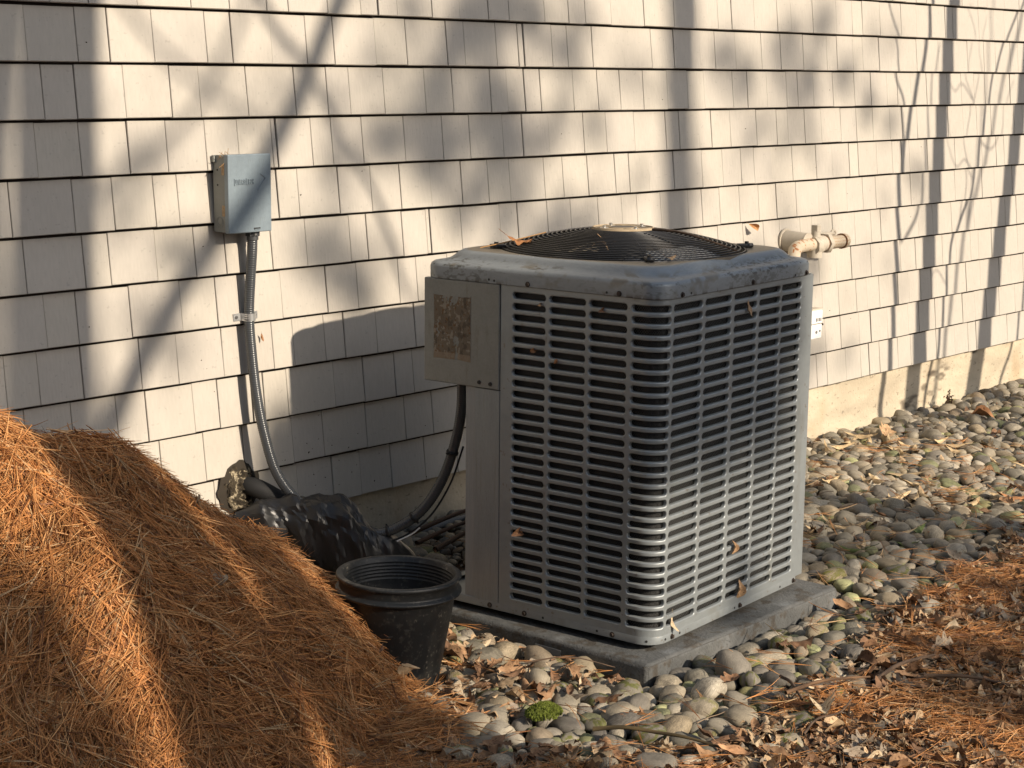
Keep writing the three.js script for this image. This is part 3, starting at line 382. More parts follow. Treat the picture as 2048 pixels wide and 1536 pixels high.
// ---------------------------------------------------------------- conduit, strap, ties, cable
const ribbed = (pts, rad, pitch, amp, n = 18) => { const c = new THREE.CatmullRomCurve3(pts.map(p => V(...p)), false, 'centripetal'), L = c.getLength(), seg = Math.round(L / pitch * 4); return tube(pts, rad, n, seg, (v, s) => 1 + amp * (Math.pow(0.5 + 0.5 * Math.cos(s / pitch * Math.PI * 2), 0.7) - 0.5)); };
{
  const mc = std({ color: lin(0.06, 0.065, 0.07), roughness: 0.22, metalness: 0.05 });
  const t = thing('flexible_conduit', 'ribbed grey flexible conduit looping from the disconnect box down and up into the air conditioner', 'conduit');
  const path = [[3.592, 1.225, 0.040], [3.590, 1.16, 0.038], [3.588, 1.072, 0.030], [3.585, 0.955, 0.024], [3.586, 0.845, 0.032], [3.588, 0.70, 0.052], [3.597, 0.57, 0.078], [3.611, 0.458, 0.112], [3.637, 0.386, 0.150], [3.690, 0.30, 0.245], [3.745, 0.265, 0.33], [3.800, 0.258, 0.385], [3.848, 0.280, 0.435], [3.892, 0.340, 0.500], [3.925, 0.445, 0.560], [3.936, 0.582, 0.610], [3.929, 0.685, 0.640], [3.918, 0.80, 0.655]];
  part('conduit_sleeve', ribbed(path, 0.0165, 0.0072, 0.075), mc, t);
  const st = thing('pipe_strap', 'shiny galvanised two-hole strap holding the conduit to the shingles', 'pipe strap', [3.588, 0.953, 0], 0); st.rotation.z = 0.02;
  const prof = []; for (let i = 0; i <= 20; i++) { const a = Math.PI * i / 20; prof.push([Math.cos(a) * 0.019, 0.022 + Math.sin(a) * 0.0195]); }
  const sp = [[0.048, 0.0015], [0.024, 0.0015], [0.0195, 0.006], ...prof, [-0.0195, 0.006], [-0.024, 0.0015], [-0.048, 0.0015]];
  const band = grid(sp.length - 1, 1, (u, v, i) => [sp[i][0], mix(-0.012, 0.012, v), sp[i][1]]), band2 = grid(sp.length - 1, 1, (u, v, i) => [sp[i][0] * 1.03, mix(-0.012, 0.012, v), sp[i][1] + 0.0014]);
  part('strap_band', [band, band2, box(0.026, 0.024, 0.0016, 0.036, 0, 0.0016), box(0.026, 0.024, 0.0016, -0.036, 0, 0.0016)], std({ color: lin(0.66, 0.67, 0.67), roughness: 0.3, metalness: 0.75, side: THREE.DoubleSide }), st);
  for (const x of [-0.038, 0.038]) part('strap_screw', [cyl(0.005, 0.0058, 0.003, 14, x, 0, 0.004, 'z'), cyl(0.0022, 0.0022, 0.001, 6, x, 0, 0.006, 'z')], std({ color: lin(0.16, 0.16, 0.16), roughness: 0.4, metalness: 0.6 }), st);
  // thin control cable tied under the conduit
  const cb = thing('control_cable', 'thin black cable tied along the underside of the curved conduit', 'cable');
  part('cable_jacket', tube([[3.79, 0.232, 0.395], [3.85, 0.250, 0.452], [3.905, 0.318, 0.52], [3.940, 0.43, 0.58], [3.955, 0.56, 0.625]], 0.0032, 8, 40), mBlack, cb);
  part('bare_wire', tube([[3.835, 0.238, 0.445], [3.870, 0.264, 0.482], [3.885, 0.284, 0.50]], 0.0026, 6, 16), std({ color: lin(0.72, 0.72, 0.70), roughness: 0.5 }), cb);
  const tie = (p, dir, tail, lab) => { const o = thing('cable_tie', lab, 'cable tie', p, 0, 'black cable ties on the conduit'); o.quaternion.setFromUnitVectors(V(0, 0, 1), V(...dir).normalize()); part('tie_loop', new THREE.TorusGeometry(0.0185, 0.0022, 6, 28).scale(1, 1, 2.2), mBlack, o); part('tie_head', box(0.008, 0.007, 0.006, ...tail, 0.001), mBlack, o); };
  tie([3.934, 0.540, 0.597], [0.05, 0.9, 0.33], [-0.025, 0, 0], 'black cable tie highest on the conduit, with its end sticking out sideways');
  tie([3.878, 0.316, 0.479], [0.45, 0.6, 0.6], [0.004, -0.021, 0], 'black cable tie on the steep bend of the conduit beside the white wire');
  tie([3.826, 0.267, 0.412], [0.6, 0.2, 0.65], [0, 0.021, 0], 'black cable tie lowest on the conduit, next to the black plastic bag');
}
// ---------------------------------------------------------------- wall hole, insulated pipe, plastic bag
{
  const t = thing('pipe_seal', 'crumbling lump of old brown sealing foam around the pipe hole low on the wall', 'sealing foam', [3.556, 0.388, -0.01]);
  const g = grid(40, 20, (u, v) => { const a = u * Math.PI * 2, r = v * 0.5 * Math.PI, n = 1 + 0.25 * n3(Math.cos(a) * 2, Math.sin(a) * 2, v * 3) + 0.10 * n3(Math.cos(a) * 8, Math.sin(a) * 8, v * 9); return [Math.cos(a) * Math.sin(r) * 0.068 * n, Math.sin(a) * Math.sin(r) * 0.074 * n, Math.cos(r) * 0.034 * n + 0.012 * n3(Math.cos(a) * v * 9, Math.sin(a) * v * 9, 2)]; }, true, (u, v) => [u * 2, v]);
  const ft = tex(256, 256, (u, v) => { const a = fbm(u, v, 6, 5, 501), b = fbm(u, v, 40, 3, 505); let c = l3([0.16, 0.13, 0.09], [0.52, 0.47, 0.38], a); c = l3(c, [0.80, 0.74, 0.62], sm(0.6, 0.7, fbm(u, v, 9, 4, 509))); return c.map(x => x * (0.55 + 0.5 * b)); });
  part('foam', g, std({ map: ft, bumpMap: rep(T.grit, 1, 1), bumpScale: 0.01, roughness: 1 }), t);
  const dm = std({ color: lin(0.035, 0.028, 0.02), roughness: 1 }); part('dark_rim', grid(40, 4, (u, v) => { const a = u * 6.2832, r = mix(0.06, 0.088, v) * (1 + 0.14 * n3(Math.cos(a) * 3, Math.sin(a) * 3, 5)); return [Math.cos(a) * r, Math.sin(a) * r * 1.02, 0.011 * (1 - v) + 0.006]; }, true), dm, t);
  const ip = thing('insulated_pipe', 'black foam-insulated pipe coming out of the wall hole into the plastic bag', 'pipe'); part('insulation', tube([[3.572, 0.395, -0.02], [3.588, 0.390, 0.045], [3.640, 0.352, 0.085], [3.72, 0.29, 0.13], [3.82, 0.20, 0.22]], 0.031, 18, 40, (v, s, a) => 1 + 0.03 * n3(s * 30, a * 2, 1)), std({ color: lin(0.016, 0.016, 0.016), roughness: 0.75 }), ip);
  const bag = thing('plastic_bag', 'crumpled shiny black plastic bag wrapped around the pipes between the pine straw and the wall', 'plastic bag');
  const c = new THREE.CatmullRomCurve3([[3.47, 0.325, 0.07], [3.52, 0.325, 0.10], [3.58, 0.31, 0.13], [3.65, 0.300, 0.19], [3.72, 0.260, 0.27], [3.78, 0.21, 0.34], [3.84, 0.175, 0.395], [3.895, 0.15, 0.43], [3.95, 0.13, 0.45]].map(p => V(...p)), false, 'centripetal');
  const rad = v => [0.012, 0.048, 0.076, 0.090, 0.098, 0.094, 0.078, 0.052, 0.012]; const rs = rad(0);
  const NU = 46, NV = 64; const pts = []; for (let j = 0; j <= NV; j++) { pts.push(c.getPointAt(j / NV)); }
  const tan = V(0.82, -0.35, 0.45).normalize(), nx = V(0, 1, 0).cross(tan).normalize(), ny = tan.clone().cross(nx).normalize();
  const FD = [...Array(9)].map((_, i) => [V(rr(-1, 1), rr(-0.5, 0.5), rr(-1, 1)).normalize(), rr(5, 7.5) * (1 + 0.7 * (i % 5)), rnd() * 6, [0.0085, 0.008, 0.0062, 0.0045, 0.0034][i % 5]]), tri = t => Math.abs((t % 1 + 1) % 1 - 0.5) * 4 - 1;
  const fold = (x, y, z) => { let t = 0; for (const [d, k, p, a] of FD) t += a * tri((d.x * x + d.y * y + d.z * z) * k + p + 0.22 * n3(x * 7 + p, y * 7, z * 7)); return t; };
  const rid = (x, y, z) => 1 - Math.abs(n3(x, y, z)) * 2.2;
  const g2 = grid(NU, NV, (u, v, i, j) => {
    const p = pts[j], a = u * Math.PI * 2, k = v * 8, k0 = Math.min(7, Math.floor(k)), f = k - k0; let r = mix(rs[k0], rs[k0 + 1], f * f * (3 - 2 * f));
    const ca = Math.cos(a), sa = Math.sin(a), q = [p.x + nx.x * ca * r, p.y + sa * r, p.z + nx.z * ca * r];
    const str = 0.006 * (hash(i % NU, j, 77) - 0.5) + 0.8 * fold(q[0], q[1], q[2]) + 0.014 * n3(v * 3, ca * 1.2, sa * 1.2 + 4);
    r = r * (1 - 0.12 * ca * ca) + str * (0.25 + 0.75 * Math.sin(Math.PI * Math.min(1, v * 1.1)));
    let y = p.y + (ny.y * sa) * r * (sa < 0 ? 1.35 : 1.0);
    let x = p.x + nx.x * ca * r + ny.x * sa * r, z = p.z + nx.z * ca * r + ny.z * sa * r; y = Math.max(y, ground(x, z) - 0.01); z = Math.max(z, 0.012);
    return [x, y, z];
  }, true);
  part('bag_film', toCreasedNormals(g2, 0.42), new THREE.MeshPhysicalMaterial({ color: lin(0.016, 0.016, 0.0165), roughness: 0.38, side: THREE.DoubleSide }), bag);
}
// ---------------------------------------------------------------- nursery pot
{
  const t = thing('plant_pot', 'empty black plastic nursery pot with ribbed rim beside the pine straw', 'plant pot', [POT[0], ground(...POT) + 0.0, POT[1]]); t.rotation.z = -0.015; t.rotation.x = 0.02;
  t.scale.set(1.035, 1.15, 1.035); const out = [[0.0, 0.004], [0.10, 0.004], [0.112, 0.0], [0.118, 0.006], [0.121, 0.03], [0.157, 0.225], [0.159, 0.2265], [0.1715, 0.229], [0.1735, 0.2325], [0.173, 0.2365], [0.1640, 0.2395], [0.1625, 0.244], [0.1645, 0.254], [0.1655, 0.262], [0.1705, 0.2645], [0.1725, 0.268], [0.1715, 0.2725], [0.1685, 0.2745], [0.158, 0.2745], [0.1545, 0.273]];
  const inn = []; for (let k = 0; k < 6; k++) { const y = 0.266 - k * 0.0085; inn.push([0.1535 - k * 0.0014, y], [0.1500 - k * 0.0014, y - 0.003], [0.1500 - k * 0.0014, y - 0.0058]); } inn.push([0.1425, 0.20], [0.110, 0.012], [0.0, 0.010]);
  const sh = [...out, ...inn].map(p => new THREE.Vector2(p[0], p[1])); const sharp = []; for (let i = 0; i < sh.length; i++) { sharp.push(sh[i]); }
  const g = new THREE.LatheGeometry(sharp, 72); { const q = g.attributes.position, w = g.attributes.uv; for (let i = 0; i < q.count; i++) w.setXY(i, w.getX(i) * 2, q.getY(i) * 2.2); }
  part('pot_body', g, std({ map: T.dusty, color: lin(0.9, 0.92, 0.94), roughness: 0.5, side: THREE.DoubleSide }), t);
  for (const a of [0.35, 1.5, 2.65, 3.8, 4.95, 6.0]) part('drain_notch', box(0.05, 0.016, 0.012, 0, 0.0075, 0, 0.003), mBlack, t, [Math.cos(a) * 0.113, 0, Math.sin(a) * 0.113], [0, Math.PI / 2 - a, 0]);
}
// ---------------------------------------------------------------- gas pipe, utility box, base pipe
{
  const beige = std({ map: rep(T.paint, 3, 3), color: lin(0.52, 0.47, 0.39), roughness: 0.55 });
  const rusty = std({ map: rep(tex(128, 128, (u, v) => l3([0.74, 0.69, 0.60], [0.60, 0.38, 0.22], sm(0.58, 0.72, fbm(u, v, 5, 4, 601)))), 12, 12), roughness: 0.7 });
  const t = thing('gas_pipe', 'beige painted pipe with shut-off valve and elbow behind the top of the air conditioner', 'pipe valve', [6.80, 0.978, 0.10]);
  part('wall_sleeve', [cyl(0.042, 0.048, 0.12, 28, -0.055, 0.012, -0.045, 'z'), cyl(0.056, 0.056, 0.008, 28, -0.055, 0.012, -0.1, 'z'), cyl(0.043, 0.043, 0.006, 28, -0.055, 0.012, 0.016, 'z')], beige, t);
  part('elbow', tube([[-0.26, -0.16, 0.07], [-0.235, -0.05, 0.06], [-0.19, -0.008, 0.04], [-0.12, 0, 0.025], [-0.02, 0.0, 0.02]], 0.029, 16, 30), rusty, t);
  part('valve_body', [cyl(0.045, 0.045, 0.05, 8, 0.0, 0, 0.02, 'x').rotateX(0.39), cyl(0.037, 0.037, 0.05, 16, 0.045, 0, 0.02, 'x'), cyl(0.048, 0.048, 0.028, 6, 0.085, 0, 0.02, 'x'), cyl(0.034, 0.034, 0.06, 16, 0.0, -0.03, 0.02), new THREE.SphereGeometry(0.042, 16, 12).translate(0.02, 0, 0.02)], beige, t);
  part('valve_stem', [cyl(0.020, 0.022, 0.03, 12, 0.005, 0.048, 0.02), box(0.032, 0.032, 0.034, 0.005, 0.072, 0.02, 0.004)], beige, t);
  part('outlet_pipe', [cyl(0.029, 0.029, 0.17, 18, 0.17, 0, 0.02, 'x'), cyl(0.035, 0.035, 0.022, 18, 0.235, 0, 0.02, 'x'), new THREE.SphereGeometry(0.034, 18, 12).scale(0.7, 1, 1).translate(0.25, 0, 0.02)], rusty, t);
  part('side_rod', [cyl(0.009, 0.009, 0.19, 10, 0.14, 0.032, -0.03, 'x'), new THREE.TorusGeometry(0.016, 0.007, 8, 16).translate(0.235, 0.03, -0.03)], beige, t);
  for (const [r, x] of [[0.0358, 0.225], [0.0375, 0.068]]) part('rust_band', cyl(r, r, 0.005, 18, x, 0, 0.02, 'x'), std({ color: lin(0.20, 0.10, 0.045), roughness: 0.9 }), t);
  const u = thing('utility_box', 'small white weatherproof utility box on the wall just right of the air conditioner', 'utility box', [6.955, 0.592, 0]);
  part('back_box', box(0.13, 0.135, 0.055, -0.02, 0.004, 0.028, 0.008), beige, u);
  const wh = std({ color: lin(0.82, 0.82, 0.80), roughness: 0.4 });
  part('front_plate', [box(0.11, 0.062, 0.012, -0.03, 0.034, 0.06, 0.004), box(0.112, 0.066, 0.010, -0.032, -0.034, 0.06, 0.004)], wh, u);
  part('vent_slot', [0, 1, 2, 3].map(k => box(0.0045, 0.016, 0.003, -0.03 + k * 0.013, 0.022, 0.0665)), mRust, u);
  part('port', [cyl(0.007, 0.007, 0.004, 12, -0.025, -0.036, 0.066, 'z'), cyl(0.005, 0.005, 0.004, 10, 0.004, -0.032, 0.066, 'z')], std({ color: lin(0.2, 0.2, 0.2), roughness: 0.5 }), u);
  part('plate_screw', [cyl(0.005, 0.005, 0.006, 10, 0.0285, -0.004, 0.064, 'z')], mRust, u);
  const pb = thing('drain_pipe', 'dull grey pipe lying along the foot of the foundation left of the air conditioner', 'pipe'); part('pipe_run', ribbed([[4.05, 0.092, 0.085], [4.30, 0.106, 0.075], [4.55, 0.112, 0.07], [4.9, 0.10, 0.07]], 0.014, 0.012, 0.03, 12), std({ color: lin(0.13, 0.13, 0.125), roughness: 0.6 }), pb);
  const tg = thing('paper_tag', 'pale blue paper tag on the wall just above the pine straw', 'paper tag', [3.40, 0.30, 0.004]); part('sheet', box(0.075, 0.075, 0.0012), std({ color: lin(0.50, 0.54, 0.58), roughness: 0.8 }), tg); part('printed_line', [box(0.055, 0.0018, 0.0006, 0.004, 0.026, 0.001), box(0.0016, 0.06, 0.0006, 0.0, -0.004, 0.001)], std({ color: lin(0.12, 0.12, 0.13), roughness: 0.8 }), tg);
}

// ---------------------------------------------------------------- pine straw mound
camera.updateMatrixWorld(); camera.updateProjectionMatrix();
const PV = new THREE.Matrix4().multiplyMatrices(camera.projectionMatrix, camera.matrixWorldInverse);
const seen = (x, y, z, m = 1.12) => { const v = V(x, y, z).applyMatrix4(PV); return v.z < 1 && Math.abs(v.x) < m && Math.abs(v.y) < m; };
const fasc = [0, 1, 2].map(kind => { // a bundle of three dry needles along x, length 1, thickness in units of the y/z scale
  const gs = []; for (let k = 0; k < 3; k++) { const a = k * 2.1 + kind, sp = [14, 24, 8][kind], bend = [10, -16, 26][kind]; const pts = []; for (let i = 0; i <= 4; i++) { const t = i / 4; pts.push(V(t - 0.5, Math.cos(a) * sp * t * t + bend * t * (1 - t), Math.sin(a) * sp * t * t + 0.6 * bend * t * (1 - t))); }
    const P = [], I = []; pts.forEach((p, i) => { for (let q = 0; q < 3; q++) { const b = q * 2.094 + a, r = i === 4 ? 0.35 : 1; P.push(p.x, p.y + Math.cos(b) * r, p.z + Math.sin(b) * r); } }); for (let i = 0; i < 4; i++) for (let q = 0; q < 3; q++) { const A = i * 3 + q, B = i * 3 + (q + 1) % 3; I.push(A, A + 3, B + 3, A, B + 3, B); }
    const g = new THREE.BufferGeometry(); g.setAttribute('position', new THREE.Float32BufferAttribute(P, 3)); g.setIndex(I); gs.push(g); }
  const g = mergeGeometries(gs); g.computeVertexNormals(); return g;
});
const strawCol = () => { const t = rnd(), k = rr(0.6, 1.2); const c = t < 0.60 ? [0.58, 0.258, 0.083] : t < 0.80 ? [0.70, 0.37, 0.145] : t < 0.94 ? [0.27, 0.11, 0.04] : [0.72, 0.48, 0.25]; return lin(c[0] * k, c[1] * k, c[2] * k); };
const XA = V(1, 0, 0);
function straw(p, n, dir, len, th) { const d = dir.clone().addScaledVector(n, -dir.dot(n)).normalize(), b = d.clone().cross(n).normalize(); const q = new THREE.Quaternion().setFromRotationMatrix(new THREE.Matrix4().makeBasis(d, n, b)); q.multiply(eul(rnd() * 6.28, 0, rr(-0.16, 0.16))); return M4(p, q, V(len, th, th)); }
{
  const base = thing('pine_straw_mound', 'tall mound of orange-brown pine straw heaped against the wall on the left', 'pine straw mound', [0, 0, 0], 0, null, 'stuff');
  const g = grid(140, 110, (u, v) => { const x = mix(0.7, 3.7, u), z = mix(0.02, 1.95, v), m = mound(x, z); return [x, m > ground(x, z) - 0.02 ? m - 0.018 : ground(x, z) - 0.05, z]; }, false, (u, v) => [u * 3, v * 2]);
  const ix = g.index.array; for (let i = 0; i < ix.length; i += 3) { const t = ix[i]; ix[i] = ix[i + 1]; ix[i + 1] = t; } g.computeVertexNormals();
  part('straw_bed', g, std({ map: rep(T.soil, 2, 2), color: lin(0.6, 0.32, 0.16), bumpMap: rep(T.grit, 4, 4), bumpScale: 0.02, roughness: 1 }), base).userData.kind = 'stuff';
  const L = [[], [], []]; let n = 0, tries = 0;
  while (n < 50000 && tries < 900000) {
    tries++; const x = rr(0.9, 3.65), z = rr(0.03, 1.75), y = mound(x, z); if (y < ground(x, z) - 0.015) continue; if (!seen(x, y, z, 1.2)) continue;
    const e = 0.012, nx = (mound(x - e, z) - mound(x + e, z)) / (2 * e), nz = (mound(x, z - e) - mound(x, z + e)) / (2 * e); const nn = V(clamp(nx, -1.6, 1.6), 1, clamp(nz, -1.6, 1.6)).normalize();
    if (rnd() > Math.sqrt(1 + nx * nx + nz * nz) / 1.9) continue;
    if (Math.hypot(x - POT[0], z - POT[1]) < 0.15) continue;
    const flow = V(nx, 0, nz); const fl = flow.length(); if (fl > 0.05) flow.divideScalar(fl); else flow.set(1, 0, 0); const ang = (n3(x * 2.6, 0, z * 2.6) * 1.6) + (rnd() + rnd() + rnd() - 1.5) * 1.25; flow.applyAxisAngle(V(0, 1, 0), ang);
    const dir = flow.clone().addScaledVector(nn, -flow.dot(nn)); const len = rr(0.12, 0.23), lay = rnd();
    L[n % 3].push({ m: straw(V(x, y, z).addScaledVector(nn, -0.022 + 0.052 * lay * lay), nn, dir, len, rr(0.00085, 0.0014)), c: strawCol() }); n++;
  }
  L.forEach((l, k) => inst('needles', fasc[k], mStraw, l, base));
  // stray needles standing out of the heap
  const S = []; for (let i = 0; i < 420; i++) { const x = rr(1.4, 3.4), z = rr(0.1, 1.6), y = mound(x, z); if (y < ground(x, z) + 0.02 || Math.hypot(x - POT[0], z - POT[1]) < 0.28) continue; const q = new THREE.Quaternion().setFromUnitVectors(XA, V(rr(-1, 1), rr(0.1, 0.9), rr(-1, 1)).normalize()); S.push({ m: M4(V(x, y + 0.02, z), q, V(rr(0.07, 0.14), 0.0007, 0.0007)), c: strawCol() }); } inst('needles', fasc[1], mStraw, S, base);
}
// ---------------------------------------------------------------- river stones
function stoneGeo(s, detail) {
  const g = mergeVertices(new THREE.IcosahedronGeometry(1, detail).deleteAttribute('uv').deleteAttribute('normal'), 1e-4), p = g.attributes.position, uv = [];
  for (let i = 0; i < p.count; i++) { const v = V(p.getX(i), p.getY(i), p.getZ(i)).normalize(), k = 1 + 0.20 * n3(v.x * 0.9 + s * 7, v.y * 0.9, v.z * 0.9) + 0.10 * n3(v.x * 2 + s * 3, v.y * 2, v.z * 2) + (s % 3 === 2 ? 0.05 * n3(v.x * 4, v.y * 4 + s, v.z * 4) : 0); uv.push(v.x * 0.42 + v.y * 0.3 + s * 0.37, v.z * 0.42 + v.y * 0.22 + s * 0.61); const b = s % 4 === 1 ? 0.75 : 1; p.setXYZ(i, Math.sign(v.x) * Math.pow(Math.abs(v.x), b) * k, v.y * k, Math.sign(v.z) * Math.pow(Math.abs(v.z), b) * k); }
  g.setAttribute('uv', new THREE.Float32BufferAttribute(uv, 2)); g.computeVertexNormals(); return g;
}
const SG = [...Array(12)].map((_, i) => stoneGeo(i, 3)), SGl = [...Array(8)].map((_, i) => stoneGeo(i + 20, 2));
const stoneCols = [[0.21, 0.195, 0.165], [0.26, 0.24, 0.205], [0.165, 0.155, 0.145], [0.30, 0.255, 0.19], [0.225, 0.21, 0.19], [0.34, 0.305, 0.25], [0.19, 0.18, 0.155], [0.42, 0.39, 0.34], [0.24, 0.20, 0.155]];
const bed = thing('river_stone_bed', 'bed of smooth grey and tan river stones around the pad', null, [0, 0, 0], 0, null, 'structure');
{
  const H = new Map(), key = (x, z) => Math.floor(x / 0.1) + ',' + Math.floor(z / 0.1), S = [];
  const ok = (x, z, r) => { const a = Math.floor(x / 0.1), b = Math.floor(z / 0.1); for (let i = -1; i <= 1; i++) for (let j = -1; j <= 1; j++) for (const s of H.get((a + i) + ',' + (b + j)) ?? []) { const d = Math.hypot(s.x - x, s.z - z); if (d < 0.74 * (r + s.r)) return false; } return true; };
  const put = (x, z, r, o = {}) => { const s = { x, z, r, ...o }; S.push(s); const k = key(x, z); H.has(k) ? H.get(k).push(s) : H.set(k, [s]); };
  // the stones that can be told one from another in front of the pad
  for (const [x, z, r, f, c] of [[4.03, 1.63, 0.050, 0.9, 4], [3.67, 1.06, 0.052, 0.72, 3], [3.71, 1.17, 0.052, 0.8, 8], [3.56, 1.28, 0.054, 0.75, 5], [3.93, 1.58, 0.046, 0.62, 6], [4.07, 1.76, 0.048, 0.66, 2], [3.70, 1.50, 0.045, 0.7, 0], [4.20, 1.80, 0.044, 0.7, 0], [4.50, 1.62, 0.046, 0.8, 3], [4.58, 1.70, 0.052, 0.5, 0], [4.75, 1.62, 0.05, 0.6, 2], [3.84, 1.68, 0.045, 0.75, 7], [3.72, 1.74, 0.047, 0.8, 5], [3.62, 1.60, 0.042, 0.7, 4]]) if (ok(x, z, r)) put(x, z, r, { f, c });
  for (const [n, r0, r1] of [[2600, 0.036, 0.052], [14000, 0.026, 0.038], [60000, 0.017, 0.027]]) for (let i = 0; i < n; i++) {
    const x = rr(2.9, 9.4), z = rr(-0.0, 2.15), r = rr(r0, r1) * (x > 5 ? 0.93 : 1); if (onPad(x, z, r * 0.55)) continue; if (Math.hypot(x - POT[0], z - POT[1]) < 0.115 + r) continue; if (mound(x, z) > ground(x, z) + 0.03) continue; const l = litter(x, z); if (l > 0.5 && rnd() < (l > 0.85 ? 0.985 : 0.8)) continue; if (x > 4.2 && x < 4.86 && z < 0.42 && r > 0.026) continue;
    if (!seen(x, 0, z, 1.1)) continue; if (ok(x, z, r)) put(x, z, r);
  }
  const eye = camera.position; S.forEach(s => { s.d = Math.hypot(s.x - eye.x, eye.y, s.z - eye.z); const v = V(s.x, 0.04, s.z).applyMatrix4(PV); s.in = Math.abs(v.x) < 1.02 && Math.abs(v.y) < 1.02 && !(s.z < 1.0 && s.x > 3.75 && s.x < 5.5 && v.x > -0.2 && v.x < 0.58); });
  const big = new Set(S.filter(s => s.in).sort((a, b) => b.r / b.d - a.r / a.d).slice(0, 290));
  const mats = stoneCols.map(c => [c[0] * 1.28, c[1] * 1.22, c[2] * 1.08]).map((c, i) => [0, 1, 2, 3].map(k => std({ map: T.stones[k], color: lin(...c), bumpMap: T.grit, bumpScale: 0.0012, roughness: 0.72 })));
  const rest = [...Array(8)].map(() => []);
  for (const s of S) {
    const f = s.f ?? rr(0.48, 0.78), q = eul(rr(-0.28, 0.28), rnd() * 6.28, rr(-0.28, 0.28)), mossy = s.x < 4.8 && s.z > 1.2 ? rnd() < 0.34 : rnd() < 0.13, y = Math.max(ground(s.x, s.z), mound(s.x, s.z)) + s.r * f * (0.50 + 0.35 * rnd()) - 0.006, sc = V(s.r * rr(1.0, 1.22), s.r * f, s.r * rr(0.72, 0.98));
    if (big.has(s)) { const m = part('stone', pick(SG), mats[s.c ?? Math.floor(rnd() * 9)][mossy ? (rnd() < 0.6 ? 2 : 3) : (rnd() < 0.6 ? 0 : 1)], bed, [s.x, y, s.z]); m.quaternion.copy(q); m.scale.copy(sc); }
    else { const c = pick(stoneCols).map((q, n) => q * [1.34, 1.27, 1.12][n]), k = rr(0.85, 1.15); rest[Math.floor(rnd() * 8)].push({ m: M4(V(s.x, y, s.z), q, sc), c: mossy ? lin(c[0] * 0.95, c[1] * 1.08, c[2] * 0.7) : lin(c[0] * k, c[1] * k, c[2] * k) }); }
  }
  rest.forEach((l, k) => l.length && inst('pebbles', SGl[k], std({ map: T.stones[k % 2], roughness: 0.75 }), l, bed));
  const grit = []; for (let i = 0; i < 9000; i++) { const x = rr(2.9, 9.3), z = rr(0, 2.1), r = rr(0.004, 0.011); if (onPad(x, z, 0) || mound(x, z) > ground(x, z) + 0.01 || !seen(x, 0, z, 1.1) || litter(x, z) > 0.7) continue; const c = pick(stoneCols); grit.push({ m: M4(V(x, ground(x, z) - 0.008 + r * 0.3, z), eul(rnd() * 6, rnd() * 6, rnd() * 6), V(r, r * 0.7, r * 0.9)), c: lin(c[0] * 0.8, c[1] * 0.75, c[2] * 0.68) }); } inst('pebbles', stoneGeo(40, 1), std({ roughness: 0.9 }), grit, bed);
}
// ---------------------------------------------------------------- leaves, needles and twigs on the ground
function leafGeo(s, len, lob, wide, curl, roll) {
  const nu = 8, nv = 26; const g = grid(nu, nv, (u, v) => { const t = v, env = Math.pow(Math.sin(Math.PI * clamp(t * 0.97 + 0.015)), 0.75) * (0.75 + 0.35 * t), lb = lob ? 0.50 + 0.50 * Math.pow(Math.abs(Math.cos(t * Math.PI * lob + s)), 0.8) : 1; const w = wide * env * lb * (1 + 0.12 * n3(t * 9, s * 3, u > 0.5 ? 1 : 4)), x = (u - 0.5) * 2 * w; const z = (t - 0.5) * 1 - (lob ? 0.20 * Math.abs(x) * -1 : 0); const y = curl * (x * x) * 2.2 + roll * Math.pow(t - 0.5, 2) + 0.06 * n3(x * 5 + s, t * 4, s) + 0.02 * Math.abs(u - 0.5); return [x * len, y * len, z * len]; }, false, (u, v) => [u, v]);
  const st = tube([[0, roll * 0.25 * len + 0.004 * len, -0.49 * len], [0.01 * len, (roll * 0.33 + 0.02) * len, -0.62 * len], [0.03 * len, (roll * 0.4 + 0.05) * len, -0.74 * len]], 0.009 * len, 5, 4); return merge([g, st]);
}
const LG = [leafGeo(0, 1, 3, 0.34, 0.8, 0.3), leafGeo(1, 1, 3, 0.30, -0.9, 0.5), leafGeo(2, 1, 4, 0.36, 1.3, -0.4), leafGeo(3, 1, 0, 0.22, 1.6, 0.7), leafGeo(4, 1, 0, 0.17, -1.8, 0.5), leafGeo(5, 1, 0, 0.26, 2.4, -0.6)];
const leafCol = () => { const t = rnd(), k = rr(0.7, 1.2); const c = t < 0.34 ? [0.34, 0.21, 0.115] : t < 0.5 ? [0.50, 0.38, 0.24] : t < 0.78 ? [0.21, 0.12, 0.065] : t < 0.9 ? [0.29, 0.25, 0.20] : [0.58, 0.49, 0.35]; return lin(c[0] * k, c[1] * k, c[2] * k); };
